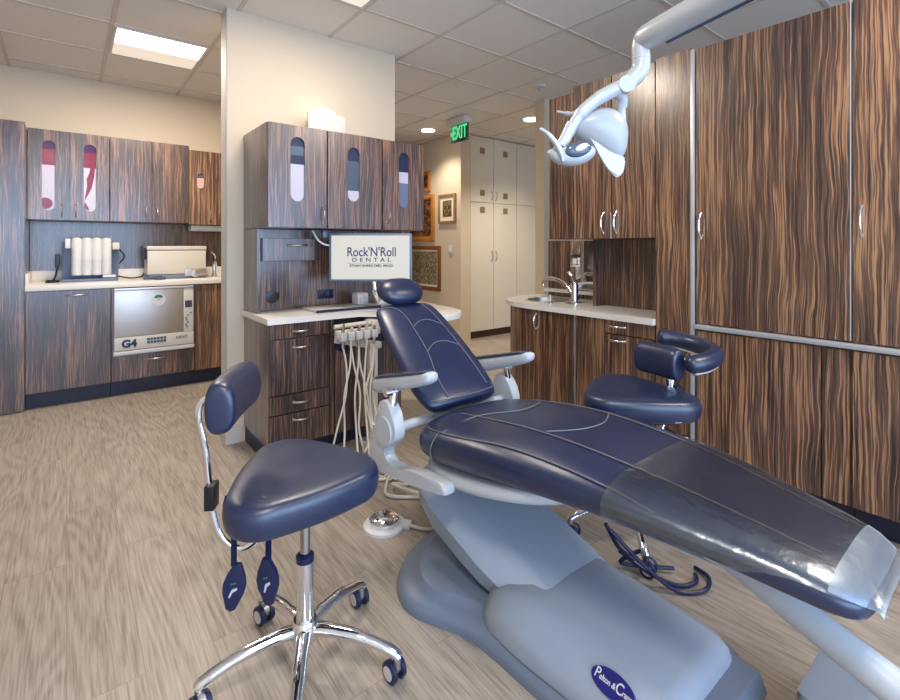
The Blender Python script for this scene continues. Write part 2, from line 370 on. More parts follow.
# ------------------------------------------------------------------ cabinet helpers
def handle(p, axis, out, ln, parent, mat='chrome', r=.0045, rise=.03, label=None):
    p = Vector(p); ax = Vector(axis); o = Vector(out); b = B()
    pts = []
    for i in range(13):
        u = -1+i/6; pts.append(p+ax*(ln/2*u)+o*(rise*(1-abs(u)**2.4)+.001))
    b.tube(pts, [r*1.5]+[r]*11+[r*1.5], 10, flat=1.3)
    return b.build('handle', M[mat], parent, label=label)
def pill(u, v0, v1, w, n=8):
    r = w/2
    return arc(u, v1-r, r, 0, 180, n)+arc(u, v0+r, r, 180, 360, n)
def front(root, face, pos, a0, a1, z0, z1, name='door', mat=None, th=.019, gap=.0035, h=None, pl=None, bev=.0015):
    """face 'y': plane Y=pos spanning X; face 'x': plane X=pos spanning Y.  pl=(u,v0,v1,w) pill window"""
    mat = mat or W_C; A0, A1, Z0, Z1 = a0+gap, a1-gap, z0+gap, z1-gap; b = B()
    if pl:
        b.holed([(A0, Z0), (A1, Z0), (A1, Z1), (A0, Z1)], pill(*pl), pos, pos+th, face)
        d = b.build(name, mat, root, smooth=False)
    else:
        if face == 'y': b.box(A0, A1, pos, pos+th, Z0, Z1, bev)
        else: b.box(pos, pos+th, A0, A1, Z0, Z1, bev)
        d = b.build(name, mat, root, smooth=False)
    out = (0, -1, 0) if face == 'y' else (-1, 0, 0)
    if h:
        kind, u, v, ln = h[:4]
        p = (u, pos, v) if face == 'y' else (pos, u, v)
        ax = (0, 0, 1) if kind == 'v' else ((1, 0, 0) if face == 'y' else (0, 1, 0))
        handle(p, ax, out, ln, d, h[4] if len(h) > 4 else 'chrome')
    return d
def pane(d, u, v0, v1, w, pos, cols):
    """stacked coloured panes behind a pill window of a face-'y' door"""
    for (f0, f1, mk) in cols:
        b = B(); b.box(u-w/2-.004, u+w/2+.004, pos+.012, pos+.016, v0+(v1-v0)*f0, v0+(v1-v0)*f1); b.build('window_pane', M[mk], d, smooth=False)

# ------------------------------------------------------------------ back-left sterilizing bay
def tall(name, label, x0, x1, y0, y1, z1):
    t = thing(name, label, 'cabinet', ((x0+x1)/2, y0, 0))
    b = B(); b.box(x0, x1, y0+.02, y1, .0, z1); b.build('body', W_C, t, smooth=False)
    return t
t = tall('tall_cabinet', 'tall dark wood cabinet at the far left edge, beside the sterilizing counter', -1.0, -.245, 4.79, 5.385, 2.17)
front(t, 'y', 4.79, -1.0, -.245, .005, 2.17)
grp = 'wall cabinets above the sterilizing counter'
t = thing('wall_cabinet', 'dark wood wall cabinet with two slot windows of magenta over white glass, upper left', 'cabinet', (0, 5.05, 1.45), grp)
b = B(); b.box(-.243, .287, 5.07, 5.385, 1.455, 2.18); b.build('body', W_C, t, smooth=False)
for i, (a0, a1, hx) in enumerate(((-.243, .019, -.03), (.019, .29, .06))):
    u = (a0+a1)/2; v0, v1 = 1.53, 2.09; w = .085
    d = front(t, 'y', 5.05, a0, a1, 1.45, 2.18, mat=W_G, pl=(u, v0, v1, w), h=('v', hx, 1.53, .1, 'steel'))
    pane(d, u, v0, v1, w, 5.05, ((0, .65, 'frost'), (.65, .88, 'magenta'), (.88, 1, 'violet')))
    if i == 0:
        b = B(); b.prism(arc(u-.02, v0+.055, .045, 0, 360, 16)[:-1], 5.058, 5.062, 'y'); b.build('magenta_print', M['magenta'], d, smooth=False)
    else:
        pts = [(u+.035, v0+.4), (u+.03, v0+.3), (u+.012, v0+.2), (u-.008, v0+.15), (u-.035, v0+.09), (u-.03, v0+.14), (u-.018, v0+.22), (u-.022, v0+.27), (u-.002, v0+.33), (u+.005, v0+.4)]
        b = B(); b.prism(pts, 5.058, 5.062, 'y'); b.prism([(u-.035, v0+.08), (u-.04, v0+.03), (u-.01, v0+.01), (u-.005, v0+.02)], 5.058, 5.062, 'y'); b.build('magenta_print', M['magenta'], d, smooth=False)
t = thing('wall_cabinet', 'plain two-door dark wood wall cabinet right of the magenta slot windows', 'cabinet', (.6, 5.05, 1.45), grp)
b = B(); b.box(.293, .897, 5.07, 5.385, 1.455, 2.18); b.build('body', W_C, t, smooth=False)
front(t, 'y', 5.05, .29, .6, 1.45, 2.18, mat=W_G, h=('v', .555, 1.53, .1, 'steel')); front(t, 'y', 5.05, .6, .9, 1.45, 2.18, h=('v', .64, 1.53, .1, 'steel'))
t = thing('wall_cabinet', 'narrow brown wall cabinet with one short slot window, next to the partition', 'cabinet', (1.1, 5.08, 1.44), grp)
b = B(); b.box(.903, 1.6, 5.10, 5.385, 1.445, 2.15); b.build('body', W_C, t, smooth=False)
d = front(t, 'y', 5.08, .9, 1.15, 1.44, 2.15, mat=W_R, pl=(1.0, 1.79, 1.93, .06), h=('v', 1.08, 1.53, .1, 'steel'))
pane(d, 1.0, 1.79, 1.93, .06, 5.08, ((0, .7, 'dpink'), (.7, 1, 'slate')))
front(t, 'y', 5.08, 1.15, 1.6, 1.44, 2.15, mat=W_R)
b = B(); b.box(.93, 1.5, 5.14, 5.30, 1.385, 1.44, .008); tag(b.build('white_fitting', M['white']), 'slim white fitting fixed under the narrow brown wall cabinet', 'fitting')  # plain white box for a fitting of unknown use, not a shelf
b = B(); b.box(-.24, 1.62, 5.365, 5.388, .945, 1.448); bs = b.build('backsplash_panel', W_G, smooth=False); tag(bs, 'grey-brown wood backsplash panel behind the sterilizing counter', 'backsplash')
b = B(); b.box(-.243, 1.62, 4.765, 5.362, .90, .942, .004); b.box(-.243, 1.62, 5.345, 5.362, .942, 1.03, .003); b.box(-.243, -.225, 4.80, 5.345, .942, 1.03, .003)
tag(b.build('countertop', M['counter']), 'pale long countertop of the back-left sterilizing bay', 'countertop')
t = thing('base_cabinet', 'dark wood base cabinet under the left end of the sterilizing counter', 'cabinet', (0, 4.79, 0))
b = B(); b.box(-.243, .283, 4.812, 5.38, .125, .898); b.build('body', W_C, t, smooth=False)
b = B(); b.box(-.243, .283, 4.86, 5.38, 0, .124); b.build('toe_kick', M['toe'], t, smooth=False)
front(t, 'y', 4.79, -.243, .283, .125, .895, h=('h', .06, .855, .13, 'steel'))
t = thing('base_cabinet', 'low drawer cabinet beneath the steel sterilizer', 'cabinet', (.59, 4.79, 0))
b = B(); b.box(.287, .896, 4.812, 5.38, .125, .33); b.box(.287, .297, 4.80, 5.38, .33, .898); b.box(.888, .897, 4.80, 5.38, .33, .898); b.build('body', W_C, t, smooth=False)
b = B(); b.box(.287, .896, 4.86, 5.38, 0, .124); b.build('toe_kick', M['toe'], t, smooth=False)
front(t, 'y', 4.79, .287, .896, .135, .328, 'drawer', h=('h', .6, .285, .13, 'steel'))
t = thing('base_cabinet', 'brown base cabinet right of the steel sterilizer, running behind the partition', 'cabinet', (1.2, 4.79, 0))
b = B(); b.box(.90, 1.6, 4.812, 5.38, .125, .898); b.build('body', W_C, t, smooth=False)
b = B(); b.box(.90, 1.6, 4.86, 5.38, 0, .124); b.build('toe_kick', M['toe'], t, smooth=False)
front(t, 'y', 4.79, .90, 1.6, .125, .895, mat=W_R)
# sterilizer
t = thing('sterilizer', 'built-in steel instrument washer with G4 lettering below the counter', 'sterilizer', (.59, 4.77, .335))
b = B(); b.box(.30, .885, 4.79, 5.3, .335, .893); b.build('body', M['pale_grey'], t, smooth=False)
b = B(); b.box(.303, .80, 4.768, 4.789, .49, .872, .004); d = b.build('door', M['steel'], t)
b = B(); b.box(.303, .882, 4.76, 4.789, .874, .892, .004); b.build('door_rim', M['alu'], t)
b = B(); b.lathe([(.052, 0), (.052, .003)], (.615, 4.768, .785), Matrix.Rotation(PI/2, 4, 'X')); b.build('round_sticker', M['white'], d)
b = B(); b.prism(arc(.615, .79, .036, 20, 160, 8)+arc(.615, .79, .012, 160, 20, 6), 4.7635, 4.765, 'y'); b.prism(arc(.615, .782, .006, 0, 360, 10)[:-1], 4.7635, 4.765, 'y'); b.build('sticker_print', M['label_green'], d, smooth=False)
b = B(); b.box(.804, .882, 4.768, 4.789, .49, .872, .003); cp = b.build('control_panel', M['pale_grey'], t)
b = B(); b.box(.815, .87, 4.766, 4.769, .70, .76); b.build('display', M['ink2'], cp, smooth=False)
for i in range(7):
    b = B(); cx_, cz_ = .82+.045*random.random(), .53+.02*i
    b.prism(arc(cx_, cz_, .008, 0, 360, 8)[:-1], 4.765, 4.769, 'y'); b.build('button', M['bezel'], cp, smooth=False)
b = B(); b.box(.303, .882, 4.762, 4.789, .38, .487, .004); lp = b.build('lower_panel', M['pale_grey'], t)
text('G4', .085, M['navyp'], (.405, 4.760, .432), RX, lp, bold=.004)
b = B()
for i in range(6):
    for j in range(2): b.box(.53+.024*i, .55+.024*i, 4.7595, 4.762, .42+.026*j, .44+.026*j)
b.build('keypad', M['slate'], lp, smooth=False)
text('NEXT', .035, M['ink2'], (.79, 4.760, .445), RX, lp)
b = B(); b.box(.298, .888, 4.762, 4.79, .345, .374, .003); b.build('bottom_strip', M['white'], t)
# column purifier: white ribbed four-canister unit on a grey bracket
t = thing('water_purifier', 'white unit of four upright canisters on a grey bracket, on the left counter', 'water purifier', (.09, 5.1, .943))
b = B(); b.box(-.03, .36, 5.18, 5.23, .943, 1.27, .004); b.box(-.03, .35, 5.03, 5.2, .943, .965, .003); b.build('bracket', M['bezel'], t)
for i in range(4):
    x = .066+i*.068
    b = B(); b.lathe([(.02, .0), (.036, .006), (.036, .125), (.038, .14), (.036, .155), (.036, .30), (.03, .315), (.01, .322)], (x, 5.1, .99), seg=24); b.build('canister', M['white'], t)
b = B(); b.box(-.01, .025, 5.06, 5.16, 1.22, 1.30, .004); b.build('side_clip', M['white'], t)
b = B(); b.box(.31, .36, 5.06, 5.17, 1.21, 1.27, .004); b.build('gauge_box', M['cream'], t)
b = B(); b.box(.24, .33, 5.025, 5.03, .975, .995); b.build('label_plate', M['white'], t, smooth=False)
b = B(); b.box(-.075, -.045, 5.15, 5.2, 1.06, 1.17, .004); b.tube(spline([(-.06, 5.17, 1.06), (-.07, 5.16, 1.0), (-.09, 5.12, .955), (-.13, 5.05, .95), (-.10, 5.0, .952), (-.05, 5.03, .952), (-.06, 5.08, .955), (-.12, 5.09, .957), (-.11, 5.03, .96), (-.05, 5.0, .957)]), .007, 8)
tag(b.build('cord', M['black']), 'black cord coiled on the counter left of the canister unit', 'cord')
b = B(); b.tube(spline([(.365, 5.15, 1.21), (.40, 5.12, 1.15), (.365, 5.14, 1.09)]), .006, 8); b.tube(spline([(.355, 5.14, .975), (.45, 5.12, .955), (.53, 5.15, .965), (.55, 5.17, .99)]), .006, 8)
tag(b.build('connecting_hose', M['black']), 'thin dark hose running between the canister unit and the white box', 'hose')
t = thing('sealing_machine', 'long pale box machine on grey feet, on the counter above the sterilizer', 'machine', (.76, 5.1, .943))
b = B(); b.box(.56, 1.03, 5.0, 5.26, .985, 1.20, .006); b.build('housing', M['cream'], t)
b = B(); b.box(.555, 1.035, 4.995, 5.265, 1.205, 1.24, .006); b.build('lid', M['pale_grey'], t)
b = B(); b.box(.57, 1.03, 4.99, 5.25, .943, .982, .004); b.build('plinth', M['greyd'], t)
b = B(); b.box(.85, 1.03, 4.975, 4.998, .965, 1.03, .003); b.lathe([(.03, 0), (.034, .008), (.02, .012)], (.935, 4.974, .985), Matrix.Rotation(PI/2, 4, 'X')); b.build('front_knob', M['steel'], t)
b = B(); b.box(.548, .57, 5.02, 5.24, 1.12, 1.22, .004); b.build('side_grip', M['black'], t)
b = B(); b.tube([(.52, 4.9, .96), (.66, 4.92, .965)], [.012, .018], 10); b.tube([(.60, 4.87, .957), (.68, 4.88, .957)], .012, 10)
tag(b.build('handpiece', M['slate']), 'small dark blue instrument lying in front of the pale box machine', 'instrument')
t = thing('faucet', 'small chrome faucet at the right end of the sterilizing counter', 'faucet', (1.13, 5.12, .943))
b = B(); b.lathe([(.028, 0), (.026, .01), (.018, .03), (.018, .12), (.02, .15)], (1.13, 5.12, .943)); b.build('body', M['chrome'], t)
b = B(); b.tube(spline([(1.13, 5.12, 1.06), (1.12, 5.06, 1.11), (1.11, 4.98, 1.09), (1.11, 4.96, 1.05)]), .012, 10); b.build('spout', M['chrome'], t)
b = B(); b.tube(spline([(1.13, 5.12, 1.09), (1.135, 5.11, 1.14), (1.1, 5.08, 1.18)]), .009, 10); b.build('lever', M['chrome'], t)

# ------------------------------------------------------------------ central cabinets
g2 = 'wall cabinets on the central partition'
YF = 2.751
doors = ((.882, 1.236, (1.055, 1.50, 1.875, .085), ('v', 1.205, 1.43, .1), ((0, .58, 'frost'), (.58, .72, 'navyp'), (.72, .86, 'slate'), (.86, 1, 'navyp')), 'dark wood wall cabinet on the partition, leftmost of three with slot windows'),
         (1.239, 1.619, (1.415, 1.52, 1.86, .082), None, ((0, .2, 'frost'), (.2, .75, 'slate'), (.75, 1, 'navyp')), 'middle wall cabinet on the partition, with slot window and no handle'),
         (1.622, 1.956, (1.79, 1.50, 1.87, .082), ('v', 1.66, 1.44, .1), ((0, .45, 'bezel'), (.45, .65, 'frost'), (.65, 1, 'navyp')), 'wall cabinet on the partition above the screen, rightmost of three'))
for i, (a0, a1, pl, h, cols, lab) in enumerate(doors):
    t = thing('wall_cabinet', lab, 'cabinet', ((a0+a1)/2, YF, 1.345), g2)
    b = B(); b.box(a0, a1-.001, YF+.021, 3.218, 1.347, 1.942); b.build('body', W_C, t, smooth=False)
    d = front(t, 'y', YF, a0, a1, 1.345, 1.944, mat=W_G if i < 2 else W_C, pl=pl, h=h)
    pane(d, *pl, YF, cols)
b = B(); b.box(1.22, 1.48, 3.0, 3.02, 1.945, 2.115, .003); tag(b.build('grey_panel', M['pale_grey']), 'flat pale grey panel standing on top of the partition cabinets', 'panel')
t = thing('uplight', 'small round uplight glowing above the grey panel on the partition cabinets', 'lamp', (1.37, 3.12, 1.945))
b = B(); b.cyl((1.37, 3.12, 1.943), (1.37, 3.12, 2.08), .02); b.lathe([(.04, 2.07), (.085, 2.10), (.095, 2.115)], (1.37, 3.12, 0)); b.build('stand', M['pale_grey'], t)
b = B(); b.lathe([(.093, 2.115), (.085, 2.145), (.05, 2.168), (.005, 2.175)], (1.37, 3.12, 0)); b.build('lens', M['upl'], t)
# hutch
t = thing('hutch_cabinet', 'shallow grey-brown wood hutch between partition counter and wall cabinets', 'cabinet', (1.4, 3.0, .83))
b = B(); b.box(.902, 1.95, 3.03, 3.215, .84, 1.343); b.build('back_panel', W_G, t, smooth=False)
b = B(); b.box(.882, .90, 2.945, 3.217, .84, 1.343); b.build('side_panel', W_C, t, smooth=False)
b = B(); b.box(.903, .909, 3.022, 3.029, .841, 1.343); b.build('edge_strip', M['alu'], t, smooth=False)
front(t, 'y', 2.955, .915, 1.28, 1.145, 1.29, 'drawer', W_G, th=.075, h=('h', 1.13, 1.245, .12, 'steel'))
b = B(); b.lathe([(.038, 0), (.04, .006), (.026, .009)], (1.0, 3.03, .925), Matrix.Rotation(PI/2, 4, 'X')); gm = b.build('grommet', M['black'], t)
b = B(); b.box(1.295, 1.405, 3.024, 3.03, .89, .95, .002); ou = b.build('outlet_plate', M['navyp'], t)
for x in (1.327, 1.372):
    b = B(); b.box(x-.015, x+.015, 3.020, 3.0245, .902, .938, .002); b.build('socket', M['black'], ou)
b = B(); b.tube(spline([(1.19, 2.86, 1.335), (1.22, 2.83, 1.27), (1.28, 2.82, 1.245), (1.36, 2.84, 1.27), (1.38, 2.86, 1.30)]), .006, 8)
tag(b.build('cable', M['white']), 'white cable looping under the partition cabinets beside the screen', 'cable')
b = B(); b.box(1.245, 1.30, 2.83, 2.87, 1.29, 1.34, .004); tag(b.build('power_adapter', M['slate']), 'small dark adapter box under the partition cabinets beside the cable loop', 'adapter')
# base cabinet
t = thing('base_cabinet', 'dark wood base cabinet with drawer stack under the partition counter', 'cabinet', (1.3, 2.72, 0))
b = B(); b.box(.884, 1.75, 2.742, 3.215, .1, .80); b.build('body', W_C, t, smooth=False)
b = B(); b.box(.89, 1.745, 2.80, 3.215, 0, .099); b.build('toe_kick', M['toe'], t, smooth=False)
zs = [.79, .655, .415, .30, .1]; hz = [.75, .625, .375, .275]
zs = [.80, .712, .395, .285, .10]; hz = [.752, .660, .345, .245]
for i in range(4): front(t, 'y', 2.72, .884, 1.24, zs[i+1], zs[i], 'drawer', W_C, h=('h', 1.065, hz[i], .10, 'steel'))
front(t, 'y', 2.72, 1.24, 1.27, .10, .80, 'filler_panel', W_C)
front(t, 'y', 2.72, 1.27, 1.75, .10, .62, 'door', W_C)
b = B(); b.box(1.275, 1.75, 2.724, 2.741, .625, .795); b.build('niche_shade_panel', M['black'], t, smooth=False, label='flat black panel standing in for the shade of a niche behind the handpiece holder')  # flat black slab paints the shade of a recess; no opening is cut
# counter with rounded peninsula
out = [(.862, 3.218), (.862, 2.69), (1.42, 2.69), (1.50, 2.62), (1.53, 2.5)]+arc(1.75, 2.43, .215, 180, 360, 14)+[(1.985, 2.6), (2.02, 2.9), (2.02, 3.218)]
b = B(); b.prism(out, .802, .838, 'z', .004); cnt = tag(b.build('countertop', M['counter'], auto=50), 'pale partition countertop with a rounded peninsula end behind the dental chair', 'countertop')
# monitor facing the camera
yaw = .672
F = Vector((sin(yaw), cos(yaw), 0)); Rv = Vector((cos(yaw), -sin(yaw), 0)); U = Vector((0, 0, 1))
mc = Vector((1.479, 2.654, 1.169))
MM = Matrix((Rv, F, U)).transposed().to_4x4(); MM.translation = mc
t = thing('monitor', 'flat screen showing Rock N Roll Dental lettering below the partition cabinets', 'monitor', (1.479, 2.654, .839))
b = B(); b.box(-.257, .257, 0, .035, -.15, .15, .006, mat=MM); b.build('bezel', M['bezel'], t)
b = B(); b.box(-.243, .243, -.0015, 0, -.136, .136, mat=MM); sc = b.build('screen', M['screen_w'], t, smooth=False)
RM = Matrix((Rv, U, -F)).transposed()
def st(body, size, x, z, mat, **k): text(body, size, mat, mc+Rv*x+U*z-F*.002, RM, sc, **k)
st("Rock'N'Roll", .080, .007, .032, M['ink'], ext=.0004, bold=.0010, sx=.80)
st("D E N T A L", .034, .006, -.016, M['ink2'], ext=.0004, sx=1.25, space=1.1, bold=.0006)
st("ETHAN HARRIS DMD, MAGD", .021, .006, -.052, M['ink2'], ext=.0004, bold=.0006, sx=1.0)
b = B(); b.box(-.145, .14, -.0019, -.0015, -.037, -.0358, mat=MM); b.build('rule', M['ink2'], sc, smooth=False)
b = B(); b.tube(spline([mc+F*.03+U*-.05, mc+F*.06+U*-.12+Rv*.01, mc+F*.06+U*-.22+Rv*.02, Vector((1.57, 2.71, .88))]), .016, 12); b.build('stand_arm', M['chrome'], t)
b = B(); b.lathe([(.07, 0), (.07, .008), (.03, .02), (.025, .05)], (1.69, 2.72, .839)); b.tube([(1.69, 2.72, .88), (1.56, 2.71, .88)], .018); b.build('stand_base', M['white'], t)
b = B(); b.box(1.17, 1.60, 2.745, 2.98, .839, .852, .003); kb = b.build('laptop', M['pale_grey']); tag(kb, 'thin closed laptop lying on the partition countertop', 'laptop')
b = B(); b.box(1.165, 1.605, 2.738, 2.7445, .839, .855); b.build('front_edge', M['navyp'], kb, smooth=False)
b = B(); b.box(1.49, 1.57, 2.84, 2.93, .853, .93, .012); b.box(1.505, 1.555, 2.83, 2.84, .87, .9, .004); tag(b.build('camera_dock', M['white']), 'small white device on the laptop, behind the chair headrest', 'device')

# delivery unit hung under the counter with handpieces and hoses
t = thing('delivery_unit', 'cream handpiece holder with hanging hoses on a post behind the dental chair', 'delivery unit', (1.42, 2.56, 0))
b = B(); b.box(1.20, 1.46, 2.53, 2.575, .712, .755, .006); b.build('holder_bar', M['cream'], t)
hx = [1.225, 1.275, 1.325, 1.375, 1.425]
for x in hx:
    b = B(); b.box(x-.019, x+.019, 2.498, 2.53, .70, .748, .006); b.build('holder_clip', M['white'], t)
for k, x in enumerate(hx):
    b = B(); b.tube([(x, 2.514, .66), (x, 2.514, .71), (x, 2.512, .76), (x, 2.50, .80 if k in (0, 3) else .775)], [.008, .011, .01, .006], 10); b.build('handpiece', M['steel' if k % 2 == 0 else 'cream'], t)
b = B(); b.box(1.42, 1.50, 2.55, 2.60, .62, .66, .008); b.tube([(1.22, 2.60, .70), (1.46, 2.585, .64)], .017, 10, flat=1.5); b.tube([(1.22, 2.62, .765), (1.48, 2.60, .775)], .014, 10); b.box(1.45, 1.51, 2.58, 2.68, .70, .788, .01); b.build('support_arm', M['cream'], t)
b = B(); b.box(1.42, 1.443, 2.555, 2.595, .06, .63, .004); b.box(1.452, 1.475, 2.555, 2.595, .06, .63, .004); b.box(1.40, 1.50, 2.54, 2.61, 0, .06, .006); b.build('post', M['cream'], t)
b = B(); b.tube([(1.235, 2.60, .66), (1.30, 2.62, .62)], .025, 12); b.build('vacuum_canister', M['navyp'], t)
drops = [(1.225, 1.12, 2.44, 0), (1.275, 1.30, 2.42, 1), (1.275, 1.17, 2.38, 0), (1.325, 1.40, 2.36, 1), (1.325, 1.25, 2.36, 0), (1.375, 1.36, 2.42, 1), (1.425, 1.30, 2.32, 0), (1.425, 1.36, 2.30, 1)]
for k, (x, xe, ye, lp_) in enumerate(drops):
    q = random.uniform(-.05, .05)
    if lp_: end = [(xe, ye, .10+.02*k), (xe+.03, ye+.03, .06+.01*k), (1.42, 2.50, .16+.02*k), (1.435, 2.548, .32+.02*k)]
    else: end = [(xe, ye, .06), (xe+.05, ye-.06, .012), (1.30+.01*k, 2.22-.01*k, .012), (1.42, 2.35+.012*k, .012), (1.45, 2.53, .03)]
    b = B(); b.tube(spline([(x, 2.514, .67), (x+q*.5, 2.50, .55), ((x*2+xe)/3+q, 2.47, .40), ((x+xe*2)/3, 2.45, .22)]+end, 7), .0058, 8); b.build('hose', M['hose'], t)

# ------------------------------------------------------------------ hallway: pictures, switch, lockers
def picture(y0, y1, z0, z1, fm, fw, inner, label, matw=0):
    t = thing('framed_picture', label, 'picture', (4.03, (y0+y1)/2, z0)); X = 4.028
    b = B(); ym, zm = y0, z0
    b.box(X-.03, X, y0, y0+fw, z0, z1, .003); b.box(X-.03, X, y1-fw, y1, z0, z1, .003); b.box(X-.03, X, y0+fw, y1-fw, z0, z0+fw, .003); b.box(X-.03, X, y0+fw, y1-fw, z1-fw, z1, .003)
    b.build('frame', M[fm], t)
    m_ = matw or .012
    b = B(); b.box(X-.012, X-.002, y0+fw, y1-fw, z0+fw, z1-fw); b.build('mat', M['mat' if matw else 'gold'], t, smooth=False)
    b = B(); b.box(X-.015, X-.012, y0+fw+m_, y1-fw-m_, z0+fw+m_, z1-fw-m_); b.build('print', M[inner], t, smooth=False)
picture(4.93, 5.29, 1.55, 1.94, 'bronzef', .03, 'small_print', 'small square picture with wide cream mat in a bronze frame', .055)
picture(5.40, 6.1, 1.31, 1.97, 'gold', .06, 'dark_print', 'gold framed dark picture beside the rightmost partition cabinet')
picture(5.26, 6.02, .62, 1.24, 'umber', .05, 'crowd', 'large sepia crowd photograph in a brown wood frame, right of the screen', .03)
picture(5.50, 6.1, 2.02, 2.3, 'gold', .04, 'dark_print', 'gold frame mostly hidden behind the partition cabinet, topmost of the pictures')
t = thing('light_switch', 'white light switch below the small bronze-framed picture', 'light switch', (4.03, 5.05, 1.15))
b = B(); b.box(4.016, 4.029, 5.0, 5.08, 1.13, 1.25, .003); b.build('plate', M['white'], t)
b = B(); b.box(4.010, 4.016, 5.025, 5.055, 1.16, 1.22, .002); b.build('rocker', M['mat'], t)
def locker(x0, x1, cols, label, sq=True):
    t = thing('locker_cabinet', label, 'cabinet', ((x0+x1)/2, 4.84, 0))
    b = B(); b.box(x0, x1-.001, 4.862, 5.40, .09, CEIL-.008); b.build('body', M['locker'], t, smooth=False)
    b = B(); b.box(x0, x1-.001, 4.86, 5.40, 0, .088); b.build('plinth', M['dkframe'], t, smooth=False)
    for i, (a, c) in enumerate(cols):
        u = front(t, 'y', 4.84, a, c, 1.83, CEIL-.015, 'door', M['locker']); l = front(t, 'y', 4.84, a, c, .095, 1.83, 'door', M['locker'])
        if sq:
            hxp = c-.04 if i == 0 else a+.04
            handle((hxp, 4.84, 1.93), (0, 0, 1), (0, -1, 0), .12, u, 'steel'); handle((hxp, 4.84, 1.10), (0, 0, 1), (0, -1, 0), .14, l, 'steel')
            xm = (a+c)/2
            for z, d in ((2.53, u), (1.96 if i == 0 else 1.94, u), (1.73, l)):
                b = B(); b.box(xm-.042, xm+.042, 4.834, 4.84, z-.04, z+.04, .002); b.build('square_inlay', M['bsq'], d)
locker(4.2, 5.075, ((4.2, 4.62), (4.62, 5.075)), 'full-height cream cabinet with four doors and bronze square inlays')
locker(5.076, 5.9, ((5.076, 5.5), (5.5, 5.9)), 'full-height plain cream cabinet beside the column, without inlays', False)

# ------------------------------------------------------------------ right-hand cabinetry (divider)
XR = 2.65
g3 = 'dark wood cabinets of the right-hand wall'
t = thing('wall_cabinet', 'dark striped wood wall cabinet with two doors above the sink', 'cabinet', (XR, 1.83, 1.285), g3)
b = B(); b.box(XR+.021, 3.25, 1.434, 2.01, 1.287, 2.303); b.box(XR+.021, 3.25, 2.013, 2.222, 1.287, 2.27); b.build('body', W_R, t, smooth=False)
front(t, 'x', XR, 1.434, 1.722, 1.285, 2.305, mat=W_R, h=('v', 1.684, 1.385, .13)); front(t, 'x', XR, 1.722, 2.01, 1.285, 2.305, mat=W_R, h=('v', 1.775, 1.385, .13))
front(t, 'x', XR+.008, 2.012, 2.222, 1.285, 2.272, 'end_panel', W_R, th=.012)
b = B(); b.box(XR-.004, XR+.015, 1.7195, 1.7245, 1.287, 1.45); b.build('door_edge_strip', M['alu'], t, smooth=False)
# niche below
t = thing('niche_panel', 'dark striped wood niche lining behind the sink counter', 'cabinet', (3.1, 2.0, .83), g3)
b = B(); b.box(2.99, 3.01, 1.434, 1.995, .822, 1.284); b.box(3.21, 3.25, 1.434, 2.69, .822, 1.284); b.build('back_panel', W_R, t, smooth=False)
b = B(); b.box(2.90, 3.2, 1.996, 2.03, .822, 1.284); b.build('divider', W_C, t, smooth=False)
b = B(); b.box(3.15, 3.208, 2.04, 2.69, .86, .885, .003); b.build('ledge', M['counter'], t)
b = B(); b.box(3.196, 3.209, 2.20, 2.45, .892, 1.282, .002); b.build('mirror', M['mirror'], t)
out = [(3.25, 1.434), (2.62, 1.434), (2.62, 2.42), (2.635, 2.55), (2.68, 2.66), (2.76, 2.75), (2.88, 2.81), (3.0, 2.835), (3.15, 2.83), (3.25, 2.80)]
hole = arc(2.93, 2.47, .155, 0, 360, 24)[:-1]
b = B(); b.holed(out, hole, .785, .82, 'z'); ct = tag(b.build('countertop', M['counter'], smooth=False), 'pale countertop with rounded end holding the round sink, right side', 'countertop')
t = thing('sink', 'round stainless sink set into the right-hand counter', 'sink', (2.93, 2.47, .82))
b = B(); b.lathe([(.168, .8205), (.168, .823), (.15, .824), (.146, .80), (.13, .70), (.03, .69), (.0295, .686), (.135, .694), (.1515, .8), (.1545, .8205)], (2.93, 2.47, 0), seg=40, closed=True); b.lathe([(.031, .687), (.029, .6905)], (2.93, 2.47, 0)); b.build('basin', M['steel'], t)
t = thing('faucet', 'chrome gooseneck faucet standing behind the round sink', 'faucet', (2.92, 2.22, .82))
b = B(); b.lathe([(.05, 0), (.05, .006), (.028, .012), (.026, .13), (.022, .15), (.01, .155)], (2.92, 2.2, .82)); b.box(2.84, 3.0, 2.17, 2.24, .8205, .826, .002); b.build('body', M['chrome'], t)
b = B(); b.tube(spline([(2.92, 2.21, .88), (2.93, 2.29, .95), (2.93, 2.38, .985), (2.94, 2.47, .985), (2.94, 2.51, .955), (2.94, 2.515, .93)]), [.017]*41, 12); b.build('spout', M['chrome'], t)
b = B(); b.tube(spline([(2.92, 2.2, .965), (2.92, 2.22, 1.0), (2.93, 2.27, 1.045)]), .009, 10); b.build('lever', M['chrome'], t)
b = B(); b.lathe([(.018, 0), (.016, .008), (.008, .014), (.008, .05), (.012, .06)], (2.78, 2.31, .82)); b.tube([(2.78, 2.31, .875), (2.80, 2.345, .872)], .006, 8); tag(b.build('soap_dispenser', M['chrome']), 'short chrome soap dispenser in front of the gooseneck faucet', 'soap dispenser')
t = thing('base_cabinet', 'dark striped wood sink cabinet with curved end under the right-hand counter', 'cabinet', (2.9, 2.2, 0), g3)
b = B(); b.prism([(2.672, 1.998), (3.2, 1.998), (3.2, 2.75), (2.95, 2.74), (2.80, 2.69), (2.71, 2.61), (2.676, 2.5)], .1, .60, 'z'); b.build('body', W_R, t, smooth=False)
b = B(); b.prism([(2.72, 1.998), (3.2, 1.998), (3.2, 2.72), (2.95, 2.70), (2.83, 2.65), (2.75, 2.57), (2.73, 2.48)], 0, .099, 'z'); b.build('toe_kick', M['toe'], t, smooth=False)
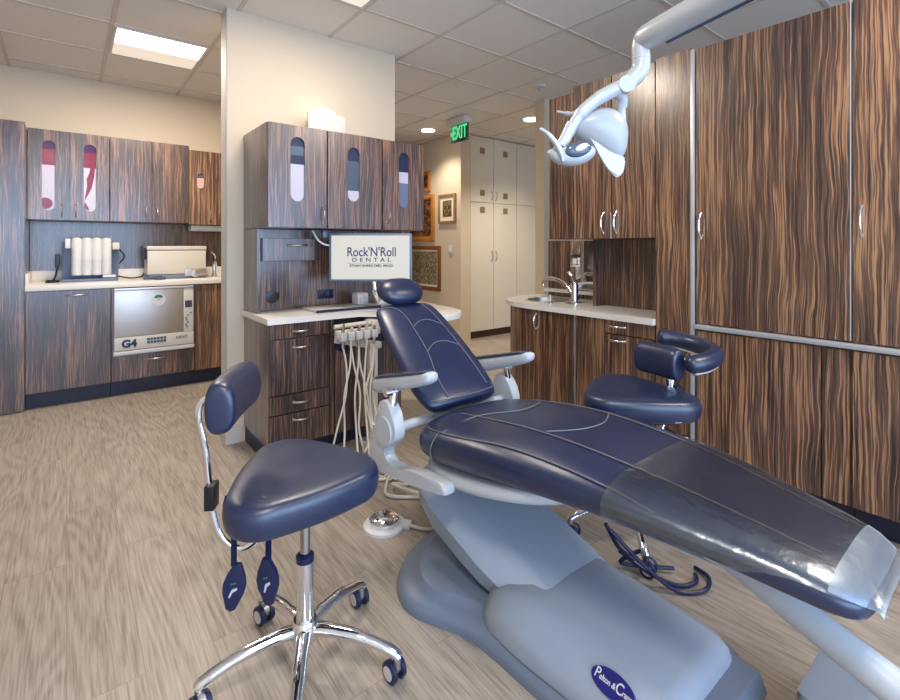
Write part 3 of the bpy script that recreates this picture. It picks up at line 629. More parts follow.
front(t, 'x', XR, 1.998, 2.47, .1, .783, mat=W_R, h=('v', 2.33, .70, .11))
b = B(); o1 = [(2.65, 2.475), (2.655, 2.54), (2.69, 2.63), (2.785, 2.71), (2.94, 2.76), (3.2, 2.772)]; o2 = [(3.2, 2.757), (2.945, 2.745), (2.795, 2.695), (2.705, 2.617), (2.672, 2.53), (2.668, 2.475)]
b.prism(o1+o2, .1, .783, 'z'); b.build('curved_panel', W_R, t)
b = B(); b.box(XR-.002, XR+.016, 1.9925, 1.9965, .1, .783); b.build('edge_strip', M['alu'], t, smooth=False)
t = thing('base_cabinet', 'dark striped wood drawer cabinet under the right-hand counter', 'cabinet', (2.9, 1.7, 0), g3)
b = B(); b.box(2.672, 3.2, 1.436, 1.992, .1, .783); b.build('body', W_R, t, smooth=False)
b = B(); b.box(2.72, 3.2, 1.436, 1.992, 0, .099); b.build('toe_kick', M['toe'], t, smooth=False)
front(t, 'x', XR, 1.77, 1.992, .1, .783, 'filler_panel', W_R)
front(t, 'x', XR, 1.436, 1.77, .695, .783, 'drawer', W_R, h=('h', 1.68, .745, .12)); front(t, 'x', XR, 1.436, 1.77, .40, .695, 'drawer', W_R, h=('h', 1.68, .66, .12)); front(t, 'x', XR, 1.436, 1.77, .1, .40, 'drawer', W_R, h=('h', 1.68, .36, .12))
t = thing('pilaster_cabinet', 'narrow full-height striped wood pilaster left of the large cabinet doors', 'cabinet', (XR, 1.33, 0), g3)
b = B(); b.box(XR, 3.25, 1.232, 1.432, .0, 2.315, .001); b.build('body', W_R, t, smooth=False)
b = B(); b.box(XR-.012, XR+.01, 1.212, 1.230, .11, 2.30, .002); b.build('metal_edge', M['alu'], t)
def tallx(a0, a1, hy, label, mt, lo):
    t = thing('tall_cabinet', label, 'cabinet', (XR, (a0+a1)/2, 0), g3)
    b = B(); b.box(XR+.021, 3.25, a0, a1, .11, 2.30); b.build('body', W_R, t, smooth=False)
    b = B(); b.box(XR+.06, 3.25, a0, a1, 0, .109); b.build('toe_kick', M['toe'], t, smooth=False)
    front(t, 'x', XR, a0, a1, .825, 2.302, 'door', mt, h=('v', hy, 1.345, .13))
    for (c0, c1) in lo: front(t, 'x', XR, c0, c1, .11, .79, 'lower_door', W_R)
    b = B(); b.box(XR-.002, XR+.018, a0-.002, a0+.002, .83, 2.302); b.build('edge_strip', M['alu'], t, smooth=False)
tallx(.552, 1.208, 1.178, 'large striped wood door cabinet right of the pilaster, above the metal rail', W_R, ((.655, 1.208), (.552, .655)))
tallx(-.15, .549, .515, 'striped wood door cabinet at the right edge of the picture', W_R, ((-.15, .549),))
tallx(-1.6, -.153, -.2, 'striped wood cabinet beyond the right edge, nearest the camera', W_R, ((-1.6, -.153),))
b = B(); b.box(XR-.022, XR+.019, -1.6, 1.206, .797, .82, .004); b.box(XR-.025, XR, 1.13, 1.20, .797, .822, .004); tag(b.build('metal_rail', M['alu']), 'long horizontal aluminium rail between upper and lower right-hand doors', 'rail')

# ------------------------------------------------------------------ overhead dental light
t = thing('dental_light', 'white articulated overhead dental light hanging over the chair', 'dental light', (1.1, 0, CEIL))
b = B(); b.cyl((1.06, 0, 1.83), (1.06, 0, CEIL-.03), .035); b.lathe([(.13, -.03), (.13, -.001)], (1.06, 0, CEIL)); b.lathe([(.05, 0), (.055, .03), (.055, .09), (.05, .12)], (1.06, 0, 1.77)); b.build('ceiling_post', M['chairw'], t)
EL = Vector((1.288, .735, 1.83)); A = Vector((1.06, 0, 1.83)); D = EL-A
b = B(); b.tube([A, A+D*.5, A+D*.9, A+D*.97, EL, EL+D.normalized()*.012], [.036, .036, .036, .035, .030, .02], 24); b.build('main_arm', M['chairw'], t)
b = B(); b.tube([A+D*.1+Vector((.012, -.004, -.034)), A+D*.9+Vector((.012, -.004, -.034))], .006, 10); b.build('cable_cover', M['slate'], t)
HO = EL+Rv*(-43.5*.0029)-U*(86.5*.0029)      # centre of the lamp head
def hp(u, v, w=0): return HO+Rv*((u-600)*.0029)-U*((v-125)*.0029)+F*w     # head-local frame, 2.9 mm units
def dv(u, v, w=0): return Rv*(u*.0029)-U*(v*.0029)+F*w
b = B(); b.tube(spline([hp(652, 36), hp(644, 37), hp(641.5, 47), hp(642, 58), hp(641, 68), hp(634, 77), hp(626, 84)], 6), [.028]*7+[.0245]*12+[.025]*11+[.0235]*7, 20); b.build('elbow', M['chairw'], t)
b = B(); b.tube([hp(642, 56.5), hp(642, 58)], .0262, 20); b.build('elbow_ring', M['pale_grey'], t)
b = B(); b.tube([hp(625, 85, -.028), hp(625, 85, .028)], .0235, 20); b.build('joint_disc', M['chairw'], t)
b = B(); b.tube(spline([hp(626, 84), hp(612, 90), hp(598, 98), hp(585, 109), hp(576, 121), hp(569, 135)], 6), [.026]*5+[.025]*7+[.023]*9+[.019]*8+[.014, .009], 14, flat=.8); b.build('yoke', M['chairw'], t)
b = B(); b.tube(spline([hp(618, 88, .01), hp(625, 94, .02), hp(626, 106, .03), hp(627, 119, .035), hp(624, 132, .035)], 6), [.022]*5+[.018]*6+[.014]*7+[.010]*7, 12, flat=.7); b.build('yoke_brace', M['chairw'], t)
def ell(c, ax, e=1.0, seg=32, rings=14):
    b = B(); R_ = []
    for i in range(1, rings):
        th = PI*i/rings
        R_.append([c+ax[0]*(sin(th)*cos(k*2*PI/seg))+ax[1]*(sin(th)*sin(k*2*PI/seg))+ax[2]*cos(th) for k in range(seg)])
    b.loft(R_); return b
# domed shell: sections swept from the hinge to the nose
b = B(); R_ = []
for (u, v, w, r1, r2) in ((573, 124, .03, 2, 2), (578, 119, .03, 9, 9), (587, 116, .032, 17, 14), (598, 118, .035, 22, 18), (609, 124, .038, 24, 19), (618, 132, .04, 22, 17), (623, 141, .04, 17, 13), (626, 149, .038, 10, 8), (627, 154, .035, 3, 3)):
    tx, ty = .80, .60; nx, ny = .66, -.75
    R_.append([hp(u, v, w)+dv(nx*r1*cos(k*2*PI/24), ny*r1*cos(k*2*PI/24), r2*.0029*sin(k*2*PI/24)) for k in range(24)])
b.loft(R_); b.build('head_shell', M['lampshell'], t, sub=1, auto=180, label='pale grey domed lamp housing')
def blade(pts, thick, name, lab=None, lift=0):
    b = B(); P_ = [hp(x, y, w) for x, y, w in pts]; n = len(P_)
    lo = [b.bm.verts.new(p-F*thick/2) for p in P_]; hi = [b.bm.verts.new(p+F*thick/2) for p in P_]
    f1 = b.bm.faces.new(lo); f2 = b.bm.faces.new(hi)
    for i in range(n): b.bm.faces.new((lo[i], lo[(i+1) % n], hi[(i+1) % n], hi[i]))
    bmesh.ops.bevel(b.bm, geom=list(f1.edges)+list(f2.edges), offset=thick*.35, segments=3, affect='EDGES')
    bmesh.ops.triangulate(b.bm, faces=[f for f in b.bm.faces if len(f.verts) > 4])
    return b.build(name, M['chairw'], t, label=lab, auto=60)
wing = [(589, 137.5), (594, 141), (600, 145), (607, 149.5), (614, 152.5), (620, 154), (624, 155.5), (624.3, 160), (624, 165), (622.5, 170), (619.5, 173.5), (616, 175), (612, 172.5), (608, 168.5), (603, 162), (598, 154), (593, 145)]
blade([(x, y, -.028+.0012*(x-589)*.4) for x, y in wing], .012, 'front_wing', 'pointed white wing below the lamp head')
# crescent reflector bowl with dark window
b = B(); R_ = []
for i in range(13):
    u = -1+i/6; w_ = math.sqrt(max(.0, 1-abs(u)**2.3)); cx_ = 573.5+25*u; cy_ = 149+5.5*(1-u*u)-1.5*u
    R_.append([hp(cx_, cy_, -.01)+dv(0, max(.8, 9.5*w_)*cos(k*2*PI/20), max(.002, .032*w_)*sin(k*2*PI/20)) for k in range(20)])
b.loft(R_); b.build('reflector_bowl', M['chairw'], t, sub=1, auto=180)
b = ell(hp(577, 149.5, -.036), (dv(13, -2.5, .006), dv(1.4, 7.5, 0), dv(0, 0, .012)), 1); ln = b.build('lens', M['slate'], t)
b = ell(hp(579, 148, -.047), (dv(6.5, -3, .003), dv(1, 3.2, 0), dv(0, 0, .006)), 1); b.build('bulb', M['cream'], ln)
b = B(); b.tube(spline([hp(541, 128, -.02), hp(548, 134, -.03), hp(555, 143, -.036), hp(560, 152, -.036), hp(563, 161, -.03)], 5), [.004]+[.008]*4+[.011]*6+[.0125]*6+[.009]*3+[.005], 12, flat=.7); b.build('grip_handle', M['chairw'], t, label='curved white grip on the left of the lamp')
b = B(); b.tube(spline([hp(588, 112, .03), hp(580, 110, .035), hp(572, 108, .04), hp(562, 105, .045)], 4), [.014]*3+[.018]*3+[.013]*3+[.007]*3+[.003], 12, flat=.6); b.build('rear_grip', M['chairw'], t)
b = B(); b.tube(spline([hp(574, 122, .0), hp(570, 130, -.005), hp(566, 138, -.01), hp(562, 144, -.01)], 4), [.016]*13, 12); b.build('pivot_arm', M['chairw'], t)
for (u, v) in ((613, 91), (584, 111), (572, 131)):
    b = B(); b.tube([hp(u, v, -.022), hp(u, v, -.012)], .0028, 8); b.build('screw', M['steel'], t)

# ------------------------------------------------------------------ dental chair
XC = 1.30
t = thing('dental_chair', 'navy leather reclining dental chair on a grey base, clear film over the foot end', 'dental chair', (XC, 1.1, 0))
DC = t
def plan(half, y0=None):
    return [(x, y) for x, y in half]+[(2*XC-x, y) for x, y in reversed(half)]
# base plate, two tiers
halfL = [(XC, 1.655), (1.17, 1.64), (1.04, 1.585), (.945, 1.50), (.905, 1.41), (.908, 1.33), (.945, 1.25), (.985, 1.16), (1.0, 1.05), (1.005, .9), (1.02, .66), (1.07, .56), (XC, .54)]
def smoothpoly(half, n=4):
    pts = [Vector((x, y, 0)) for x, y in half]; s = spline(pts, n); L_ = [(p.x, p.y) for p in s]
    return L_+[(2*XC-x, y) for x, y in reversed(L_[1:-1])]
o1 = smoothpoly(halfL)
def inset(poly, k, cx=XC, cy=1.2): return [(cx+(x-cx)*k, cy+(y-cy)*k) for x, y in poly]
b = B()
prof = [(1.0, 0), (1.0, .02), (.985, .035), (.93, .045), (.86, .052), (.83, .075), (.80, .083)]
b.loft([[Vector((x, y, z)) for x, y in inset(o1, k)] for k, z in prof]); b.build('base_plate', M['greyd'], t, auto=50)
# lower cover: box with slanted sides
def section(y, zt, xl, xr, sh, zs, xb, zb=.05, rb=.22):
    """xl/xr top edge, sh shoulder x, zs shoulder z, xb outer left x"""
    pts = [(xb, min(zb, zs-.065)), (xb-.002, zs-.055), (xb+.012, zs-.03), (sh, zs), ((sh+xl)/2, (zs+zt)/2+.004), (xl, zt), ((xl+xr)/2, zt+.002), (xr-.02, zt), (xr+.002, zt-.010), (xr+.012, zt-.035), (rb, zb)]
    return [Vector((XC-.02+x, y, z)) for x, z in pts]
b = B()
b.loft([section(1.145, .10, -.17, .02, -.21, .105, -.23, rb=.06), section(1.13, .13, -.16, .08, -.215, .135, -.245, rb=.12), section(1.09, .155, -.15, .13, -.215, .155, -.258, rb=.19), section(1.03, .168, -.14, .16, -.21, .160, -.262), section(.95, .170, -.135, .165, -.20, .150, -.262), section(.85, .165, -.13, .165, -.195, .132, -.255),
        section(.72, .158, -.13, .165, -.19, .125, -.245), section(.60, .150, -.13, .165, -.185, .118, -.235), section(.565, .135, -.125, .155, -.175, .105, -.225), section(.548, .09, -.12, .15, -.17, .08, -.21)])
lc = b.build('lower_cover', M['grey'], t, auto=50)
def rsec(y, z): return [Vector((XC-.02+x, y, q)) for x, q in ((-.21, .03), (-.205, z-.01), (-.18, z), (.17, z), (.19, z-.01), (.20, .03))]
b = B(); b.loft([rsec(.56, .10), rsec(.50, .095), rsec(.485, .06)]); b.build('rear_cover', M['greyd'], t, auto=40)
# badge on the slanted left side
sd = Vector((-.78, 0, -.62)).normalized(); nrm = Vector((-.62, 0, .78)).normalized()
b = B(); bc = Vector((XC-.02-.195, .70, .124))
BT = Matrix((Vector((0, -1, 0)), -sd, nrm)).transposed()
BTm = BT.to_4x4(); BTm.translation = bc
b.lathe([(1, -.012), (1, .0025)], (0, 0, 0), seg=36)
for v in b.bm.verts: v.co = BTm @ Vector((v.co.x*.06, v.co.y*.028, v.co.z+.003))
bd = b.build('badge', M['badge'], lc)
bx_ = BT @ Vector((1, 0, 0)); by_ = BT @ Vector((0, 1, 0))
for body, sz, ox, oy in (('P', .034, -.043, .002), ('elton &', .018, -.013, -.001), ('C', .034, .020, .002), ('rane', .018, .043, -.001)):
    text(body, sz, M['white'], bc+nrm*.0062+bx_*ox+by_*oy, BT, bd, ext=.0004, bold=.0003, sx=.85)
# lifting link cover
def lsec(y, ztop, hl, hr, th, drop=.045, fl=.085):
    pts = [(-hl-fl, ztop-drop-th), (-hl-fl-.015, ztop-drop-.012), (-hl-fl-.003, ztop-drop+.004), (-hl, ztop-.003), (-hl+.02, ztop), (hr-.02, ztop), (hr, ztop-.006), (hr+.004, ztop-.02), (hr, ztop-th-.02)]
    return [Vector((XC+x, y, z)) for x, z in pts]
b = B()
b.loft([lsec(.955, .160, .135, .15, .05, .05, .02), lsec(1.08, .203, .135, .15, .06, .06, .06), lsec(1.2, .243, .135, .15, .08, .05, .085), lsec(1.3, .275, .14, .15, .09), lsec(1.45, .325, .145, .15, .09), lsec(1.54, .352, .135, .15, .08, .035), lsec(1.60, .362, .09, .12, .06, .03)])
lk = b.build('lift_arm_cover', M['grey'], t, auto=40)
b = B(); b.prism(arc(XC-.05, 1.40, .05, 0, 360, 20)[:-1], -.002, .003, 'z')
for v in b.bm.verts: v.co = Vector((XC-.05+(v.co.x-XC+.05)*.7, v.co.y, .316+(v.co.y-1.40)*.33+v.co.z))
b.build('pivot_hole', M['navyp'], lk)
b = B(); b.tube(spline([(XC-.06, 1.43, .33), (XC-.04, 1.40, .325), (XC-.05, 1.37, .315)]), .006, 8); b.build('pivot_spring', M['chrome'], lk)
b = B()
for i in range(4): b.box(XC-.035, XC+.0, 1.30+i*.012, 1.307+i*.012, .2845+i*.004, .2875+i*.004)
b.build('warning_print', M['greyd'], lk, smooth=False)
# seat + legrest cushion
def sup(y, hw, zc, ht, hb, n=2.6, N_=32, tilt=0, m=2.1):
    r = []
    for k in range(N_):
        a = 2*PI*k/N_; c, s_ = cos(a), sin(a)
        e = n if s_ > 0 else m
        x = hw*math.copysign(abs(c)**(2/e), c); z = (ht if s_ > 0 else hb)*math.copysign(abs(s_)**(2/e), s_)
        r.append(Vector((XC+x, y+tilt*z, zc+z)))
    return r
#      y    hw    zc    ht    hb
SEAT = [(1.55, .15, .50, .035, .035), (1.54, .21, .50, .060, .055), (1.505, .262, .50, .083, .08), (1.43, .292, .508, .097, .09), (1.30, .302, .528, .097, .098), (1.15, .305, .555, .093, .1), (.98, .298, .576, .086, .092),
        (.80, .28, .588, .072, .078), (.62, .25, .592, .056, .06), (.45, .212, .580, .047, .058), (.32, .184, .568, .042, .056), (.26, .170, .560, .038, .052), (.228, .152, .555, .030, .040), (.212, .12, .552, .018, .024)]
b = B(); b.loft([sup(y, w, zc, a, c, 2.9, m=2.3) for y, w, zc, a, c in SEAT]); seat = b.build('seat_cushion', M['leather'], t, sub=1, auto=180)
def seat_at(y):
    S = SEAT
    for i in range(len(S)-1):
        if S[i][0] >= y >= S[i+1][0]:
            u = (S[i][0]-y)/(S[i][0]-S[i+1][0]); return [S[i][k]*(1-u)+S[i+1][k]*u for k in range(5)]
def spt(y, f, up=True, off=.002):      # point on the pad surface at lateral fraction f
    _, w, zc, a, c = seat_at(y); e = 2.9
    z = a*max(0, 1-abs(f)**e)**(1/e)
    return Vector((XC+w*f, y, zc+z+off))
def seam(pts, r=.0028):
    b = B(); b.tube(spline(pts, 5), r, 6); b.build('seam', M['pipe'], seat)
seam([spt(1.46, -.88), spt(1.40, -.90), spt(1.25, -.90), spt(1.05, -.86), spt(.85, -.86), spt(.68, -.90), spt(.58, -.955)])
seam([spt(y, .62, off=.0015) for y in (1.32, 1.15, .98, .8, .62, .45, .3)], .0022)
seam([spt(y, -.45-.0*y, off=.0015) for y in (1.40, 1.25, 1.1, .95, .8, .62, .45, .3)], .0022)
seam([spt(1.34, -.9), spt(1.31, -.45), spt(1.22, 0), spt(1.24, .4), spt(1.34, .85)], .0022)
seam([spt(.99, -.42), spt(.93, -.1), spt(.92, .25), spt(.97, .6)], .0022)
_, w_, zc_, a_, c_ = seat_at(1.36)
seam([spt(1.36, -.9), Vector((XC-w_*.985, 1.365, zc_+.03)), Vector((XC-w_-.002, 1.37, zc_)), Vector((XC-w_*.97, 1.375, zc_-.04))], .0025)
# clear film over the foot end
b = B(); fr = []
for y, lo_ in ((.70, -62), (.64, -60), (.58, -56), (.52, -48), (.47, -34), (.42, -14), (.37, 4), (.32, 14), (.28, 18), (.25, 20), (.222, 20), (.205, 18), (.19, 14)):
    yy = max(y, .215); _, w, zc, a, c = seat_at(yy); w += .007; a += .006; c += .005; q = []
    for k in range(29):
        an = radians(lo_+(180-2*lo_)*k/28); cc, ss = cos(an), sin(an); e = 2.9 if ss > 0 else 2.3
        q.append(b.bm.verts.new((XC+w*math.copysign(abs(cc)**(2/e), cc), y, zc+(a if ss > 0 else c)*math.copysign(abs(ss)**(2/e), ss))))
    if fr:
        for k in range(28): b.bm.faces.new((fr[-1][k], fr[-1][k+1], q[k+1], q[k]))
    fr.append(q)
b.build('clear_cover', M['film'], t, auto=180, label='clear plastic film wrapped around the foot end')
b = B(); fr = []
for y, dz in ((.270, 0), (.25, 0), (.225, -.001), (.208, -.003), (.202, -.005), (.198, -.009), (.196, -.013)):
    yy = max(y, .215); _, w, zc, a, c = seat_at(yy); w = w*.98+.008; a += .009; q = []
    for k in range(25):
        an = radians(20+140*k/24); cc, ss = cos(an), sin(an)
        q.append(b.bm.verts.new((XC+w*math.copysign(abs(cc)**(2/2.9), cc), y, zc+dz+a*abs(ss)**(2/2.9))))
    if fr:
        for k in range(24): b.bm.faces.new((fr[-1][k], fr[-1][k+1], q[k+1], q[k]))
    fr.append(q)
b.build('end_cap', M['frostfilm'], t, auto=180, label='milky plastic end of the foot cover')
# seat tray underneath
TR = [(1.52, .22, .41), (1.42, .275, .405), (1.28, .30, .422), (1.12, .30, .452), (.98, .28, .484), (.88, .24, .512), (.82, .17, .53)]
b = B(); b.loft([[Vector((XC+x*w, y, z+dz)) for x, dz in ((-.82, -.022), (-1, 0), (-1.0, .035), (-.9, .05), (.9, .05), (1.0, .035), (1, 0), (.82, -.022))] for y, w, z in TR]); b.build('seat_tray', M['chairw'], t, sub=1, auto=180)
# side frames (swan-neck), armrests
SFP = [(1.24, .425), (1.34, .405), (1.44, .385), (1.55, .372), (1.66, .352), (1.715, .362), (1.74, .40), (1.72, .45), (1.685, .49), (1.685, .535), (1.67, .585), (1.655, .63), (1.60, .64), (1.565, .60), (1.54, .555), (1.545, .51), (1.575, .485), (1.61, .46), (1.625, .435), (1.60, .41), (1.54, .405), (1.44, .435), (1.33, .45), (1.25, .455)]
for s, nm_ in ((-1, 'left'), (1, 'right')):
    X0 = XC+s*.315
    pts = SFP
    b = B(); sp = [(p.x, p.y) for p in spline([Vector((y, z, 0)) for y, z in pts+[pts[0]]], 3)[:-1]]
    b.prism(sp, X0-.024, X0+.024, 'x', .009); sf = b.build('side_frame', M['chairw'], t, auto=50)
    b = B(); b.cyl((X0-s*.02, 1.615, .525), (X0+s*.032, 1.615, .525), .056, seg=32); b.build('hinge_drum', M['chairw'], sf)
    b = B(); b.tube([(X0, 1.60, .61), (X0-s*.01, 1.60, .67)], [.02, .016], 12); b.tube([(X0-.03, 1.60, .675), (X0+.02, 1.60, .675)], .014, 10); b.build('armrest_joint', M['chrome'], sf)
    ar = []; pad = []
    for y, z, hw, hh in ((1.83, .640, .018, .016), (1.815, .645, .030, .032), (1.75, .660, .036, .038), (1.66, .686, .035, .035), (1.57, .713, .034, .030), (1.48, .740, .036, .028), (1.43, .756, .034, .025), (1.41, .762, .022, .014)):
        q = []
        for k in range(20):
            a = 2*PI*k/20; q.append(Vector((XC+s*.265+.012+hw*math.copysign(abs(cos(a))**.75, cos(a)), y, z+hh*math.copysign(abs(sin(a))**.75, sin(a)))))
        ar.append(q)
        q = []
        for k in range(16):
            a = 2*PI*k/16; q.append(Vector((XC+s*.265+.012+hw*.95*cos(a), y, z+hh*.95+.009*sin(a))))
        pad.append(q)
    b = B(); b.loft(ar); ab = b.build('armrest', M['chairw'], t, sub=1, auto=180)
    b = B(); b.loft(pad[1:-1]); b.build('armrest_pad', M['leather'], ab, sub=1, auto=180)
b = B(); b.cyl((XC-.30, 1.615, .525), (XC+.30, 1.615, .525), .02); b.build('hinge_bar', M['chairw'], t)
# backrest
BO = Vector((XC+.014, 1.545, .575)); BU = Vector((0, .80, .60)).normalized(); BN = Vector((0, -.60, .80)).normalized()
BACK = [(-.0, .13, .02, .02), (.008, .17, .032, .03), (.03, .190, .042, .04), (.10, .204, .046, .045), (.22, .204, .046, .045), (.36, .198, .046, .045), (.48, .184, .044, .04), (.565, .172, .038, .035), (.60, .155, .026, .028), (.612, .12, .014, .016)]
def bsup(v, hw, ht, hb, n=2.8, N_=32):
    r = []
    for k in range(N_):
        a = 2*PI*k/N_; c, s_ = cos(a), sin(a)
        x = hw*math.copysign(abs(c)**(2/n), c); z = (ht if s_ > 0 else hb)*math.copysign(abs(s_)**(2/n), s_)
        r.append(BO+Vector((x, 0, 0))+BU*v+BN*z)
    return r
b = B(); b.loft([bsup(*q) for q in BACK]); back = b.build('backrest', M['leather'], t, sub=1, auto=180)
def bpt(v, f, off=.002):
    S = BACK
    for i in range(len(S)-1):
        if S[i][0] <= v <= S[i+1][0]:
            u = (v-S[i][0])/(S[i+1][0]-S[i][0]); w = S[i][1]*(1-u)+S[i+1][1]*u; h = S[i][2]*(1-u)+S[i+1][2]*u
            return BO+Vector((w*f, 0, 0))+BU*v+BN*(h*max(0, 1-abs(f)**2.8)**(1/2.8)+off)
def bseam(pts, r=.0022):
    b = B(); b.tube(spline(pts, 5), r, 6); b.build('seam', M['pipe'], back)
bseam([bpt(.58, -.93), bpt(.575, -.6), bpt(.52, -.35), bpt(.42, -.3), bpt(.26, -.32), bpt(.14, -.45), bpt(.03, -.5)])
bseam([bpt(.59, .5), bpt(.5, .58), bpt(.34, .62), bpt(.18, .66), bpt(.05, .7)])
bseam([bpt(.42, -.3), bpt(.455, 0), bpt(.455, .3), bpt(.42, .58)]); bseam([bpt(.27, -.3), bpt(.31, 0), bpt(.31, .35), bpt(.28, .62)])
bseam([bpt(.035, -.9), bpt(.02, -.4), bpt(.018, 0), bpt(.02, .4), bpt(.035, .9)])
b = B(); b.prism([(-.13, .03), (.13, .03), (.11, .5), (-.11, .5)], -.075, -.045, 'z', .01)
for v in b.bm.verts: v.co = BO+Vector((v.co.x, 0, 0))+BU*v.co.y+BN*v.co.z
b.build('back_shell', M['chairw'], t)
b = B(); b.tube([BO+BU*.06-BN*.06, Vector((XC, 1.60, .53)), Vector((XC, 1.5, .46))], .03, 14); b.build('back_bracket', M['chairw'], t)
# headrest
HC = BO+BU*.668+BN*.045
b = B(); rg = []
for i in range(9):
    u = -1+i/4; w = max(.001, (1-abs(u)**2.6))**(1/2.6)
    rg.append([HC+Vector((.128*(u), 0, 0))+BU*(.083*max(w, .25)*cos(k*2*PI/24))+BN*(.054*max(w, .3)*sin(k*2*PI/24)-.0*w) for k in range(24)])
b.loft(rg); hr_ = b.build('headrest', M['leather'], t, sub=2, auto=180)
b = B(); b.tube([HC-BU*.05-BN*.03, BO+BU*.50-BN*.05], [.018, .022], 12, flat=.6); b.build('headrest_bar', M['chrome'], hr_)
# under-foot tube arm and floor box
t2 = thing('swing_arm', 'pale grey tubular arm running forward below the foot of the chair', 'support arm', (1.33, .3, .30))
b = B(); b.tube([(1.33, .565, .458), (1.33, .55, .453), (1.33, .22, .338), (1.33, -.35, .142)], [.022, .032, .038, .040], 24); b.build('tube', M['chairw'], t2)
b = B(); b.lathe([(.05, 0), (.05, .15)], (1.33, -.33, .0)); b.build('post', M['grey'], t2)
b = B(); b.prism(rrect(1.36, 1.66, -.02, .40, .06), 0, .14, 'z', .03, 4); tag(b.build('junction_box', M['grey'], auto=60), 'rounded pale grey box on the floor at the bottom right edge', 'floor box')
b = B(); b.tube(spline([(2.05, -.3, .45), (1.95, 0, .47), (1.80, .18, .46), (1.68, .22, .44)]), [.035]*25, 16); b.build('side_branch', M['chairw'], t2)
# foot control
t = thing('foot_control', 'round chrome foot pedal on a white base with cord, on the floor', 'foot control', (1.10, 1.85, 0))
b = B(); b.lathe([(.092, 0), (.092, .012), (.084, .018), (.06, .02)], (1.10, 1.85, 0), seg=36); b.prism([(1.13, 1.80), (1.17, 1.755), (1.205, 1.79), (1.165, 1.85)], 0, .018, 'z', .004); b.build('base', M['white'], t)
b = B(); b.lathe([(.062, .02), (.066, .03), (.066, .036), (.055, .046), (.03, .052), (.004, .054)], (1.10, 1.85, 0), seg=36); b.build('pedal_disc', M['chrome'], t)
b = B(); b.tube(spline([(1.18, 1.775, .01), (1.22, 1.71, .008), (1.27, 1.68, .008), (1.33, 1.69, .008)]), .007, 8); b.build('cord', M['hose'], t)
for k, pts in enumerate(([(1.42, 2.30, .012), (1.30, 2.16, .012), (1.24, 2.05, .012), (1.34, 1.95, .012), (1.47, 1.88, .012), (1.47, 1.72, .012)], [(1.46, 2.2, .012), (1.38, 2.08, .012), (1.30, 2.10, .03), (1.32, 1.97, .04), (1.40, 1.83, .03), (1.42, 1.70, .02)])):
    b = B(); b.tube(spline(pts, 8), .0085, 8)
    tag(b.build('floor_hose', M['hose']), ('cream hose curving flat over the floor behind the foot pedal', 'cream hose looping just above the floor below the chair back')[k], 'hose')

